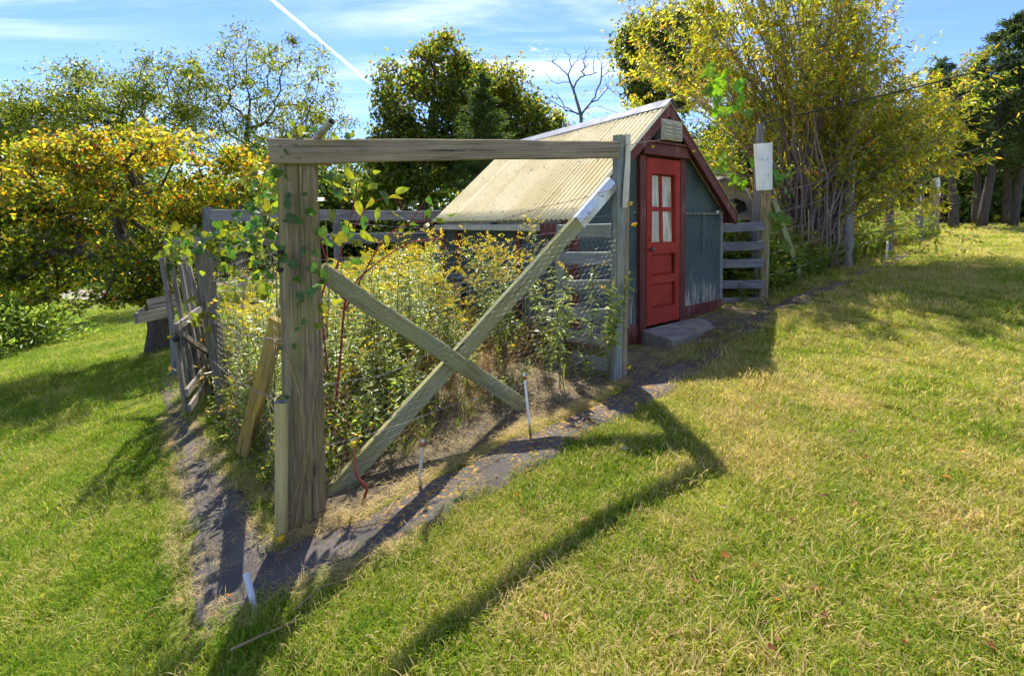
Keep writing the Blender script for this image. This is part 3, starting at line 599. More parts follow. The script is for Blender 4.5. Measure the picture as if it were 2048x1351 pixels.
# big yellow-leaved many-stemmed shrub behind the shed
def stem_shrub():
    r = np.random.default_rng(61); Yb = 8.6; base = np.array(gp(1600, Yb)); base[2] += .05
    root = thing('willow_shrub', 'huge fan-shaped shrub of slender stems with drooping yellow-green leaves behind the shed', 'shrub', tuple(base)); mb = MB(); cs = []; axs = []; 
    k = Yb / F
    ends = []
    for i in range(150):
        ex = r.uniform(1165, 1905); u = (ex - 1540) / 370; topy = -150 + 260 * abs(u) ** 2.0
        if u > 0.3: topy += (u - .3) * 330
        if u < -.5: topy += (-u - .5) * 330
        ey = topy + abs(r.normal(0, 1)) * 90; ends.append((ex, ey, Yb + r.uniform(-1.5, 1.9)))
    for i in range(46):
        ex = r.uniform(1680, 1985); ends.append((ex, 205 + (ex - 1700) * .05 + r.uniform(-90, 90), Yb + r.uniform(-1.2, 1.5)))
    for ex, ey, Ye in ends:
        e = np.array(P(ex, ey, Ye)); s0 = base + np.array([r.normal(0, .34), r.normal(0, .3), 0]); s0[2] = gz(s0[0], s0[1]) - .03; d = e - s0; L = np.linalg.norm(d)
        bow = np.array([-d[0] * .18, -d[1] * .1, .10 * L]); jit = r.normal(0, .05, (9, 3)); pts = []
        for j, f in enumerate(np.linspace(0, 1, 9)): pts.append(s0 + d * f + bow * math.sin(f * math.pi) * (1 - .3 * f) + jit[j] * (0 < j))
        rad0 = r.uniform(.012, .026); mb.tube(pts, [rad0 * (1 - .85 * f) + .0015 for f in np.linspace(0, 1, 9)], 5, cap=False); P9 = np.array(pts)
        nt = 11
        for q in range(nt):
            f = r.uniform(.36, 1.0); j = min(7, int(f * 8)); o = P9[j] + (P9[j + 1] - P9[j]) * (f * 8 - j); dr = (P9[j + 1] - P9[j]); dr = dr / np.linalg.norm(dr) + r.normal(0, .55, 3); dr[2] += .2
            tl = r.uniform(.35, .95) * (1.15 - f * .4); tw = [o, o + dr * tl * .5, o + dr * tl + np.array([0, 0, -.06 * tl])]; mb.tube(tw, [.005, .0035, .0015], 3, cap=False)
            nl = int(r.integers(26, 38)); t = r.uniform(.1, 1.05, nl)[:, None]; cs.append(tw[0] * (1 - t) + tw[2] * t + r.normal(0, .022, (nl, 3))); a = np.tile(dr / np.linalg.norm(dr) * .5, (nl, 1)) + r.normal(0, .5, (nl, 3)); a[:, 2] -= .65; axs.append(a)
    c = np.concatenate(cs); ax = np.concatenate(axs); n = len(c); s = .098 * r.uniform(.6, 1.3, n); nr = randdir(r, n)
    v, f = kites(c, ax, nr, s, s * .26, bend=.28, long=True); cl = r.normal(0, .12, (len(cs), 1)); cl = np.repeat(cl, [len(x) for x in cs], 0)
    col = palette(r, n, [(5, (.30, .31, .028)), (3, (.19, .235, .025)), (2.6, (.46, .36, .028)), (.7, (.52, .25, .02)), (.6, (.10, .14, .02))], .2) * (1 + cl)
    obj('trunk', mb.mesh('stems', True), M_['bark_twig'], root); obj('crown', mesh_np('crown', v, [f], np.repeat(col, 6, 0)), M_['leaf'], root)
stem_shrub()
# cedars on the right
cgrp = 'dark cedars at the top of the lawn'
for (lab, px, Y, ty, by, w, sd, ln, n) in (('straight dark cedar trunk nearest the fence end, ivy around it', 1908, 19, 150, 330, 75, 71, -6, 14000), ('slim cedar with bare trunk second from the fence end', 1952, 21, 120, 330, 70, 72, 6, 12000), ('tall leaning cedar with open crown, its trunk tilting right', 1962, 19, 30, 330, 105, 73, 66, 20000),
        ('cedar with twin dark trunk at the right edge of the lawn', 2012, 22, 130, 350, 80, 74, 10, 13000), ('leaning cedar trunk cut by the right picture edge', 2024, 20, 60, 340, 90, 75, 60, 13000), ('lacy cedar behind the end of the yellow shrub', 1880, 26, 120, 350, 75, 77, 4, 13000), ('tall cedar reaching out of the picture at the top right', 2110, 22, -30, 380, 120, 76, 10, 16000)):
    conifer('cedar_tree', lab, px, Y, ty, by, w, sd, n, [(4, (.045, .075, .024)), (3, (.07, .105, .03)), (2, (.11, .145, .04))], cgrp, lean=ln, r0=.17, sp=.6, size=.17, layers=26)
# white pine at the lower left
conifer('pine_tree', 'soft-needled pine with boughs hanging over the lawn at the left edge', -40, 13, 520, 770, 185, 81, 15000, [(4, (.14, .21, .05)), (3, (.19, .26, .06)), (2, (.25, .31, .09))], None, r0=.11, sp=.8, size=.2, layers=26)
# small far trees by the drive
for (lab, px, Y, top, sd) in (('small bare pale tree by the far drive, the larger one', 254, 26, 588, 91), ('small bare thin tree by the far drive, the slighter one', 222, 29, 592, 92)):
    b = gp(px, Y); tree('bare_sapling', lab, [b, tuple(P(px + 2, top + 38, Y))], [LB(px, top + 12, Y, 34, 22)], 60, 300, .1, [(1, (.25, .18, .08))], sd, .13, .3, 'bare small trees by the far drive', barkm='bark_grey', pw=.45)
dr1 = [(-60, 39), (-33, 33.5), (-26, 31.5), (-14, 36)]; dr2 = [(-60, 44), (-33, 38.0), (-25, 36.5), (-12, 41)]
sheet('drive', dr1, dr2, .03, M_['concrete'], 5, 40, .05, 'pale far driveway below the trees')
# woods far behind: a mass nobody could count
def woods():
    r = np.random.default_rng(77); cs = []; ss = []; 
    def strip(px0, px1, Y0, Y1, ytop, n, size, cl):
        k = int(n / 260)
        for i in range(k):
            Y = r.uniform(Y0, Y1); px = r.uniform(px0, px1); x = (px - 1024) / F * Y; g0 = gz(x, Y); top = EYE + (425 - ytop(px)) / F * Y; top = max(top * r.uniform(.85, 1.05), g0 + 1.0)
            z = g0 + (top - g0) * r.uniform(0, 1) ** 1.1; q = r.normal(0, 1, (260, 3)) * np.array([cl, cl, cl * .8]) + np.array([x, Y, z]); q[:, 2] = np.maximum(q[:, 2], g0 + .05); cs.append(q); ss.append(np.full(260, size))
    strip(-500, 760, 45, 62, lambda p: 335 + 30 * math.sin(p * .02), 90000, .5, 1.4)
    strip(560, 1300, 40, 55, lambda p: 330 + 25 * math.sin(p * .03), 36000, .5, 1.3)
    strip(1250, 2350, 28, 40, lambda p: 250 + 40 * math.sin(p * .015), 110000, .40, 1.2)
    c = np.concatenate(cs); s = np.concatenate(ss) * r.uniform(.6, 1.4, len(c)); n = len(c); v, f = kites(c, randdir(r, n), randdir(r, n), s, s * .6)
    hue = np.repeat(r.uniform(.65, 1.3, (len(cs), 1)), 260, 0)
    tag(obj('far_woods', mesh_np('far_woods', v, [f], np.repeat(palette(r, n, [(4, DARK), (3, GREEN), (2, OLIVE), (.7, YGREEN)], .25) * hue, 4, 0)), M_['leaf']), 'far woods closing the view behind the garden and lawn', 'woods', None, 'stuff')
woods()

# ------------------------------------------------------------------ shed
shed = thing('garden_shed', 'small blue-green shed with corrugated cream roof and red door', 'shed', tuple(S(0, 0, 0)))
def SB(name, u0, u1, v0, v1, z0, z1, mat, parent=None, label=None, bev=0.0):
    """box in shed axes, local frame at its own lower corner"""
    p0 = S(u0, v0, z0); M = Matrix.Identity(4)
    U = SH_U + Vector((0, 0, .0138)); V = SH_V + Vector((0, 0, -.045))
    for i in range(3): M[i][0] = U[i]; M[i][1] = V[i]; M[i][2] = (0, 0, 1)[i]; M[i][3] = p0[i]
    mb = MB(); a, b_, c_ = u1 - u0, v1 - v0, z1 - z0; e = min(0.004, a * .2, b_ * .2, c_ * .2)
    vs = []
    for z, ins in ((0, e), (e, 0), (c_ - e, 0), (c_, e)): vs += [(ins, ins, z), (a - ins, ins, z), (a - ins, b_ - ins, z), (ins, b_ - ins, z)]
    fs = [(3, 2, 1, 0), (12, 13, 14, 15)] + [(k * 4 + i, k * 4 + (i + 1) % 4, k * 4 + 4 + (i + 1) % 4, k * 4 + 4 + i) for k in range(3) for i in range(4)]
    mb.add(vs, fs); return obj(name, mb.mesh(name), M_[mat] if isinstance(mat, str) else mat, parent or shed, M, label)
UL, UR, UP = -1.13, 1.70, 0.28; ZP, ZL, ZR = 2.62, 1.38, 1.42; DV = 3.05; DW = 0.655; DH = 2.03
def prism(name, pts, v0, v1, mat, parent=None, label=None):
    """polygon (u,z) extruded along v, local frame on the shed origin"""
    M = Matrix.Identity(4); U = SH_U + Vector((0, 0, .0138)); V = SH_V + Vector((0, 0, -.045)); p0 = S(0, 0, 0)
    for i in range(3): M[i][0] = U[i]; M[i][1] = V[i]; M[i][2] = (0, 0, 1)[i]; M[i][3] = p0[i]
    n = len(pts); mb = MB(); mb.add([(u, v0, z) for u, z in pts] + [(u, v1, z) for u, z in pts], [tuple(range(n)), tuple(reversed(range(n, 2 * n)))] + [(i, n + i, n + (i + 1) % n, (i + 1) % n) for i in range(n)])
    return obj(name, mb.mesh(name), M_[mat], parent or shed, M, label)
def rz_(u): return ZP - (UP - u) * (ZP - ZL) / (UP - UL) if u < UP else ZP - (u - UP) * (ZP - ZR) / (UR - UP)
# gable wall: panels either side of the door, gable panel above
prism('wall_panel', [(UL, -.05), (-.12, -.05), (-.12, rz_(-.12)), (UL, ZL)], 0.0, .03, 'siding_green')
prism('wall_panel', [(DW + .12, -.05), (UR, -.05), (UR, 1.345), (DW + .12, 1.345)], 0.0, .03, 'siding_green')
prism('wall_panel', [(DW + .12, 1.35), (UR, 1.35), (UR, ZR), (DW + .12, rz_(DW + .12))], 0.001, .03, 'siding_green')
prism('gable_panel', [(-.12, DH + .02), (DW + .12, DH + .02), (DW + .12, rz_(DW + .12)), (UP, ZP), (-.12, rz_(-.12))], 0.0, .03, 'siding_green')
SB('batten', DW + .12, UR - .03, -.014, -.001, 1.335, 1.36, 'siding_green'); SB('batten', 1.22, 1.235, -.012, -.001, .80, 1.335, 'dark_timber')
SB('bottom_plate', DW + .125, UR, -.03, 0.0, -.20, .12, 'trim_maroon'); SB('bottom_plate', UL, -.125, -.03, 0.0, -.22, .06, 'trim_maroon')
SB('corner_trim', UR - .035, UR + .02, -.02, .04, .12, ZR - .02, 'blue_timber'); SB('corner_trim', UL - .03, UL + .05, -.022, .05, .06, ZL - .05, 'trim_maroon')
# door frame
SB('door_frame', -.125, -.012, -.055, .03, -.22, DH + .02, 'trim_maroon'); SB('door_frame', DW + .012, DW + .122, -.055, .03, -.18, DH + .02, 'trim_maroon'); SB('door_frame', -.125, DW + .122, -.06, .03, DH + .022, DH + .155, 'trim_maroon')
SB('drip_board', -.145, DW + .142, -.085, .0, DH + .157, DH + .185, 'trim_maroon')
# door
dmb = MB()
def dbox(u0, u1, z0, z1, v0=-.05, v1=-.012): dmb.box((u0, v0, z0), (u1, v1, z1))
st = .095
MD = Matrix.Identity(4); U = SH_U + Vector((0, 0, .0138)); V = SH_V + Vector((0, 0, -.045))
for i in range(3): MD[i][0] = U[i]; MD[i][1] = V[i]; MD[i][2] = (0, 0, 1)[i]; MD[i][3] = S(0, 0, 0)[i]
dbox(0, st, 0, DH - .005); dbox(DW - st, DW, 0, DH - .005)
for z0, z1 in ((0, .20), (.50, .60), (.865, 1.0), (DH - .19, DH - .005)): dbox(st, DW - st, z0, z1, -.049, -.013)
door = obj('door', dmb.mesh('door'), M_['door_red'], shed, MD, 'red panelled door with four panes')
def dpart(name, u0, u1, v0, v1, z0, z1, mat): 
    mb = MB(); mb.box((u0, v0, z0), (u1, v1, z1)); return obj(name, mb.mesh(name), M_[mat], door, MD)
zm = (1.0 + DH - .19) / 2; um = DW / 2
dpart('muntin', um - .018, um + .018, -.046, -.016, 1.0, DH - .19, 'door_red'); 
for a_, b_ in ((st, um - .018), (um + .018, DW - st)):
    dpart('muntin', a_, b_, -.045, -.017, zm - .016, zm + .016, 'door_red')
    dpart('pane', a_, b_, -.03, -.024, 1.0, zm - .016, 'door_pane'); dpart('pane', a_, b_, -.03, -.024, zm + .016, DH - .19, 'door_pane')
    for z0, z1 in ((1.0, zm - .016), (zm + .016, DH - .19)):
        mb = MB(); w_ = .012                                       # glazing bead round each pane
        mb.box((a_, -.042, z0), (a_ + w_, -.031, z1)); mb.box((b_ - w_, -.042, z0), (b_, -.031, z1)); mb.box((a_ + w_, -.041, z0), (b_ - w_, -.031, z0 + w_)); mb.box((a_ + w_, -.041, z1 - w_), (b_ - w_, -.031, z1))
        obj('bead', mb.mesh('bead'), M_['door_red'], door, MD)
for z0, z1 in ((.20, .50), (.60, .865)):
    mb = MB(); a_, b_ = st, DW - st; bw = .045                           # raised-and-fielded panel
    mb.add([(a_, -.018, z0), (b_, -.018, z0), (b_, -.018, z1), (a_, -.018, z1), (a_ + bw * .5, -.030, z0 + bw * .5), (b_ - bw * .5, -.030, z0 + bw * .5), (b_ - bw * .5, -.030, z1 - bw * .5), (a_ + bw * .5, -.030, z1 - bw * .5),
            (a_ + bw, -.036, z0 + bw), (b_ - bw, -.036, z0 + bw), (b_ - bw, -.036, z1 - bw), (a_ + bw, -.036, z1 - bw)],
           [(0, 1, 5, 4), (1, 2, 6, 5), (2, 3, 7, 6), (3, 0, 4, 7), (4, 5, 9, 8), (5, 6, 10, 9), (6, 7, 11, 10), (7, 4, 8, 11), (8, 9, 10, 11)])
    obj('panel', mb.mesh('panel'), M_['door_red'], door, MD)
def lathe(name, prof, M, mat, parent, n=20):
    mb = MB(); vs = [(r * math.cos(2 * math.pi * k / n), -y, r * math.sin(2 * math.pi * k / n)) for r, y in prof for k in range(n)]
    fs = [(i * n + k, i * n + (k + 1) % n, (i + 1) * n + (k + 1) % n, (i + 1) * n + k) for i in range(len(prof) - 1) for k in range(n)]
    fs.append(tuple((len(prof) - 1) * n + k for k in range(n))); mb.add(vs, fs); return obj(name, mb.mesh(name, True), M_[mat], parent, M)
lathe('rosette', [(.03, .05), (.03, .056), (.022, .060)], MD @ Matrix.Translation((.05, 0, .935)), 'door_red', door); lathe('lock', [(.026, .05), (.026, .058), (.010, .062)], MD @ Matrix.Translation((.05, 0, 1.06)), 'door_red', door)
lathe('knob', [(.010, .05), (.010, .080), (.024, .088), (.028, .103), (.020, .118), (.004, .122)], MD @ Matrix.Translation((.052, 0, .935)), 'knob_metal', door)
for z in (.32, 1.68): dpart('hinge', DW - .004, DW + .014, -.058, -.048, z, z + .09, 'trim_maroon')
# louvred shutter box above the door
vb = SB('vent_box', .125, .535, -.10, -.002, 2.235, 2.475, 'cream_board')
for a_, b_ in ((.145, .322), (.338, .515)):
    SB('shutter', a_, b_, -.116, -.101, 2.255, 2.455, 'cream_board', vb)
    for k in range(4): 
        s_ = SB('slat', a_ + .022, b_ - .022, -.128, -.1165, 2.275 + k * .042, 2.305 + k * .042, 'cream_board', vb)
SB('box_side', .118, .1245, -.10, -.002, 2.232, 2.478, 'dark_timber', vb)
# side wall facing the garden (u = UL), three panels with battens, skirting, ledge, hatch
for k in range(3):
    a_, b_ = .03 + k * (DV - .03) / 3, .03 + (k + 1) * (DV - .03) / 3 - .006
    SB('wall_panel', UL, UL + .03, a_, b_, -.02, ZL - .05, 'siding_green')
SB('bottom_plate', UL - .03, UL - .001, .05, DV, -.30, .06, 'mid_maroon'); SB('corner_trim', UL - .03, UL + .03, DV, DV + .06, -.2, ZL - .1, 'trim_maroon')
SB('trim', UL - .028, UL - .002, .95, 1.05, .06, ZL - .16, 'mid_maroon'); SB('trim', UL - .028, UL - .002, 2.55, 2.66, .55, ZL - .16, 'mid_maroon')
SB('ledge', UL - .26, UL - .001, 1.75, DV, .52, .56, 'dark_timber'); SB('nest_box', UL - .22, UL - .002, 1.85, DV - .05, .10, .515, 'siding_green'); SB('hatch', UL - .235, UL - .2205, 1.98, 2.12, .14, .48, 'dark_gap'); SB('hatch_trim', UL - .237, UL - .221, 2.13, 2.17, .14, .48, 'cream_board')
SB('eave_board', UL - .05, UL - .0045, .12, DV - .02, ZL - .15, ZL - .045, 'cream_board'); SB('gutter', UL - .16, UL - .055, .1, DV, ZL - .17, ZL - .145, 'pvc_white')
# far wall and the wall on the other side, floor skirt
prism('wall_panel', [(UL, -.1), (UR, -.1), (UR, ZR), (UP, ZP), (UL, ZL)], DV - .03, DV - .001, 'siding_green')
SB('wall_panel', UR - .03, UR - .001, .035, DV - .04, -.1, ZR - .05, 'siding_green')
# corrugated roof sheets
OV = .17
def roof_sheet(side, v0, v1, lift):
    ue, ze = (UL - .17, None) if side < 0 else (UR + .15, None)
    sl_ = (ZP - ZL) / (UP - UL) if side < 0 else (ZP - ZR) / (UR - UP)
    L = math.hypot(ue - UP, (ue - UP) * sl_); U_ = Vector(((ue - UP), 0, -abs(ue - UP) * sl_)).normalized(); 
    nv = int((v1 - v0) / .0095); nu = 10; vs = []; 
    nrm = Vector((-U_.z * (1 if side > 0 else -1), 0, abs(U_.x)));
    for th in (0.0, -.004):
        for i in range(nv + 1):
            v = v0 + (v1 - v0) * i / nv; h = .0135 * math.sin(2 * math.pi * v / .076) + lift + th
            for j in range(nu + 1):
                s = L * j / nu + (.004 * math.sin(v * 40) if j == nu else 0); p = Vector((UP, v, ZP + .075)) + U_ * s + Vector((abs(nrm.x) * side, 0, nrm.z)).normalized() * h
                vs.append(tuple(p))
    B = (nv + 1) * (nu + 1); I = lambda i, j: i * (nu + 1) + j; fs = []
    for i in range(nv):
        for j in range(nu):
            q = (I(i, j), I(i + 1, j), I(i + 1, j + 1), I(i, j + 1)); fs.append(q); fs.append(tuple(B + k for k in reversed(q)))
        fs.append((I(i, nu), I(i + 1, nu), B + I(i + 1, nu), B + I(i, nu)))
    for j in range(nu): fs.append((I(0, j), I(0, j + 1), B + I(0, j + 1), B + I(0, j))); fs.append((I(nv, j), B + I(nv, j), B + I(nv, j + 1), I(nv, j + 1)))
    mb = MB(); mb.add(vs, fs); return obj('roof_sheet', mb.mesh('roof_sheet', True), M_['roof_cream'], shed, MD)
for side in (-1, 1):
    for k in range(5):
        w_ = (DV + .14 + OV) / 5; roof_sheet(side, -OV + k * w_ - (.02 if k else 0), -OV + (k + 1) * w_, .004 * (k % 2))
sc_mb = MB(); sl0 = (ZP - ZL) / (UP - UL); nn = Vector((-sl0, 0, 1)).normalized()                    # roofing screws
for f_ in (.1, .5, .93):
    for k in range(11):
        vv = -.10 + (DV + .15) * k / 10; vv = round(vv / .076) * .076 + .019; u_ = UP + (UL - .17 - UP) * f_; p_ = Vector((u_, vv, ZP + .075 - (UP - u_) * sl0)) + nn * .016
        sc_mb.tube([p_ - nn * .004, p_ + nn * .006], .011, 6)
so_ = obj('screws', sc_mb.mesh('screws'), M_['pipe_grey'], shed, MD); so_['kind'] = 'stuff'
def rake(side, v0, v1, w0, w1, name, mat):
    ue = UL - .16 if side < 0 else UR + .14; sl_ = (ZP - ZL) / (UP - UL) if side < 0 else (ZP - ZR) / (UR - UP); ze = ZP - abs(ue - UP) * sl_
    pts = [(UP, ZP + w1), (ue, ze + w1), (ue, ze + w0), (UP, ZP + w0)]; 
    if side > 0: pts = pts[::-1]
    return prism(name, pts, v0, v1, mat)
for side in (-1, 1):
    rake(side, -.155, -.13, -.10, .055, 'barge_board', 'trim_maroon'); rake(side, -.13, .0, .035, .055, 'soffit', 'trim_maroon'); rake(side, .032, .07, -.05, .054, 'rafter', 'dark_timber'); rake(side, 1.4, 1.45, -.05, .054, 'rafter', 'dark_timber'); rake(side, DV + .08, DV + .10, -.08, .055, 'barge_board', 'trim_maroon')
SB('eave_fascia', UL - .165, UL - .14, -.13, .40, rz_(UL - .15) - .10, rz_(UL - .15) + .03, 'trim_maroon'); SB('eave_fascia', UL - .165, UL - .14, .402, DV + .08, rz_(UL - .15) - .045, rz_(UL - .15) + .03, 'cream_board'); SB('eave_fascia', UR + .12, UR + .145, -.13, DV + .08, rz_(UR + .13) - .12, rz_(UR + .13) + .03, 'trim_maroon')
sl1 = (ZP - ZL) / (UP - UL); sl2 = (ZP - ZR) / (UR - UP)
prism('ridge_cap', [(UP, ZP + .105), (UP - .13, ZP + .105 - .13 * sl1), (UP - .13, ZP + .100 - .13 * sl1), (UP, ZP + .100), (UP + .13, ZP + .100 - .13 * sl2), (UP + .13, ZP + .105 - .13 * sl2)][::-1], -OV - .02, DV + .16, 'ridge_metal')
# concrete step
p = S(-.02, -.62, 0); sm = MB(); zt = S(0, 0, -.02).z
a_, b_ = S(-.10, -.06, 0), S(-.16, -.52, 0); c_, d_ = S(1.0, -.50, 0), S(1.02, -.06, 0); zb = min(gz(a_.x, a_.y), gz(b_.x, b_.y), gz(c_.x, c_.y)) - .05
vs = []
for z, ins in ((zb, 0), (zt - .012, 0), (zt, .012)):
    cen = (a_ + b_ + c_ + d_) / 4
    for q in (a_, b_, c_, d_): 
        e = (q - cen); e.z = 0; qq = q - e.normalized() * ins; vs.append((qq.x, qq.y, z + random.uniform(-.006, .006)))
stepo = MB(); stepo.add(vs, [(3, 2, 1, 0), (8, 9, 10, 11)] + [(k * 4 + i, k * 4 + (i + 1) % 4, k * 4 + 4 + (i + 1) % 4, k * 4 + 4 + i) for k in range(2) for i in range(4)])
tag(obj('door_step', stepo.mesh('door_step'), M_['concrete']), 'grey concrete slab step below the red door', 'step')

# ------------------------------------------------------------------ front fence between the corner post and the shed
def PL(px, py, off=0.0, p0=A0, d=ABd, n=ABn):
    """point on a vertical fence plane seen at a pixel, off metres in front of it"""
    r = ray(px, py); q = Vector((p0.x + n.x * off, p0.y + n.y * off)); t = (q.x * n.x + q.y * n.y) / (r.x * n.x + r.y * n.y)
    return Vector((r.x * t, r.y * t, r.z * t + EYE))
fence = thing('garden_fence', 'weathered wood and wire garden fence with crossed braces in front of the shed', 'fence', tuple(A0))
ctop = PL(592, 305); log('corner_post', (A0.x, A0.y, A0.z - .25), (ctop.x, ctop.y, ctop.z), .118, .107, M_['old_timber'], fence, 72, .006, 46, 'thick round weathered log corner post')
bt = PL(1244, 272); board('post', (B0.x, B0.y, B0.z - .2), (B0.x + .01, B0.y + .005, bt.z), .088, .088, ABn, M_['blue_timber'], fence, .003)
board('post', Vector((B0.x, B0.y, B0.z - .2)) + ABd * .10 - ABn * .02, Vector((B0.x, B0.y, bt.z - .02)) + ABd * .075 - ABn * .02, .06, .09, ABn, M_['rail_timber'], fence, .003)
RAIL = .135; r0 = PL(537, 302, .115); r1 = PL(1236, 299, .045)
board('top_rail', r0, r1, RAIL, .04, ABn, M_['rail_timber'], fence, .003, segs=30)
board('cleat', PL(556, 316, .06), PL(664, 322, .06), .06, .05, ABn, M_['rail_timber'], fence, .003)
board('brace', PL(640, 540, -.01), PL(1085, 838, -.01), .108, .07, ABn, M_['treated_timber'], fence, .004, segs=24)
board('brace', PL(655, 1000, -.075), PL(1222, 372, -.075), .118, .06, ABn, M_['treated_timber'], fence, .004, segs=28)
mb = MB(); q0, q1 = PL(1160, 443, .0), PL(1226, 366, .0); Mf = frame(q0, q1, ABn); Lf = (q1 - q0).length                   # bent flashing over the brace head
vs = []
for x in np.linspace(-.01, Lf, 9):
    for y, z in ((-.06, -.03), (-.062, .012), (0, .02 + .008 * math.sin(x * 18)), (.062, .012), (.06, -.03)): vs.append((x, y, z))
mb.add(vs, [(i * 5 + k, i * 5 + k + 1, (i + 1) * 5 + k + 1, (i + 1) * 5 + k) for i in range(8) for k in range(4)])
obj('flashing', mb.mesh('flashing'), M_['zinc'], fence, Mf)
# cream strip on the post: a gently wavy flat band
mb = MB(); q0, q1 = PL(1250, 415, .06), PL(1255, 268, .06); Mf = frame(q0, q1, ABn); Lf = (q1 - q0).length; vs = []
for x in np.linspace(0, Lf, 16):
    w_ = .028 + .003 * math.sin(x * 9); o_ = .004 * math.sin(x * 7 + 1)
    for y, z in ((-w_, 0), (w_, 0.001), (w_, .006), (-w_, .006)): vs.append((x, y + o_, z + .008 * math.sin(x * 5)))
mb.add(vs, [(i * 4 + k, i * 4 + (k + 1) % 4, (i + 1) * 4 + (k + 1) % 4, (i + 1) * 4 + k) for i in range(15) for k in range(4)] + [(3, 2, 1, 0), (60, 61, 62, 63)])
obj('strip', mb.mesh('strip'), M_['strip_cream'], fence, Mf)
def insulator(name, p, mat, parent, s=1.0):
    mb = MB(); p = Vector(p); u = ABd; n = ABn; z = Vector((0, 0, 1))
    mb.tube([p - n * .0, p + n * .03 * s], .011 * s, 8); mb.tube([p + n * .03 * s - z * .012 * s, p + n * .03 * s + z * .016 * s], .014 * s, 8); mb.tube([p + n * .016 * s - u * .022 * s, p + n * .016 * s + u * .022 * s], .007 * s, 6); mb.tube([p + n * .036 * s - u * .02 * s + z * .014 * s, p + n * .036 * s + u * .02 * s + z * .014 * s], .006 * s, 6)
    return obj(name, mb.mesh(name, True), M_[mat], parent)
for px, py, m_ in ((1256, 408, 'yellow_plastic'), (1264, 450, 'yellow_plastic'), (1253, 733, 'yellow_plastic'), (562, 505, 'black_plastic'), (560, 540, 'black_plastic'), (1268, 428, 'black_plastic')):
    insulator('insulator', PL(px, py, .06 if px > 900 else .125), m_, fence, 1.0 if m_ != 'black_plastic' else .8)
for px, py in ((1368, 306), (1281, 300), (1428, 432)):
    q = S((px - 1281) / 87 * .8 - .06, -.10, 2.12) if px != 1428 else S(1.5, -.01, 1.36)
    insulator('insulator', q, 'yellow_plastic' if px != 1428 else 'white_plastic', shed, .9)
def barbed(pts, parent, name='barbed_wire', barbs=True, r=.0021, mat='barb_metal'):
    pts = [Vector(p) for p in pts]; L = [0]; 
    for i in range(1, len(pts)): L.append(L[-1] + (pts[i] - pts[i - 1]).length)
    n = max(8, int(L[-1] / .022)); a = np.array([tuple(p) for p in pts]); s = np.linspace(0, L[-1], n); q = np.stack([np.interp(s, L, a[:, k]) for k in range(3)], -1)
    for _ in range(6): q[1:-1] = (q[:-2] + 2 * q[1:-1] + q[2:]) / 4
    q[1:-1] += np.stack([np.zeros(n - 2), .0018 * np.sin(s[1:-1] * 95), .003 * np.cos(s[1:-1] * 95) + .004 * np.sin(s[1:-1] * 9)], -1)
    mb = MB(); mb.tube(q, r, 4)
    if barbs:
        for k in range(5, n - 3, 6):
            c = Vector(q[k]); d = Vector(np.random.default_rng(k).normal(0, 1, 3)).normalized() * .013; d2 = Vector(np.random.default_rng(k + 99).normal(0, 1, 3)).normalized() * .011
            mb.tube([c - d, c + d], .0015, 3); mb.tube([c - d2, c + d2], .0015, 3); mb.tube([c - Vector((.007, .004, 0)), c + Vector((.007, .004, 0))], .0042, 5)
    return obj(name, mb.mesh(name), M_[mat], parent)
barbed([PL(x, y, .145) for x, y in ((580, 304), (640, 305), (700, 300), (800, 292), (850, 296), (935, 302), (1000, 294), (1090, 298), (1170, 295), (1240, 292))] + [S(.28 + .2, -.18, 2.28), S(.95, -.17, 1.95), P(1507, 290, 6.25)], fence)
wl = [((632, 438), (700, 448), (860, 456), (982, 444), (1082, 416), (1234, 378)), ((632, 560), (740, 540), (930, 500), (1090, 468), (1234, 455)), ((632, 648), (760, 632), (900, 592), (1080, 548), (1234, 500)), ((625, 775), (760, 752), (900, 690), (1050, 640), (1234, 590)), ((622, 900), (720, 875), (900, 812), (1075, 760), (1234, 690))]
for k, w in enumerate(wl):
    barbed([PL(x, y, .09 if i == 0 else .062) for i, (x, y) in enumerate(w)], fence)
for k, (ya, yb) in enumerate(((470, 430), (520, 470), (600, 520))):
    barbed([PL(632, ya, .08), PL(900, ya * .6 + yb * .4 + 5, .06), PL(1234, yb, .06)], fence, 'wire', False, .0013, 'wire_metal')
for px, py in ((560, 292), (563, 314), (592, 290), (598, 316), (1222, 290), (1222, 308), (885, 712), (893, 722), (1178, 425), (1206, 392)):
    q = PL(px, py, .137 if py < 320 and px < 700 else (.067 if py < 320 else .03)); mb = MB(); mb.tube([q - ABn * .01, q + ABn * .002], .0055, 8); obj('nail', mb.mesh('nail'), M_['knob_metal'], fence)
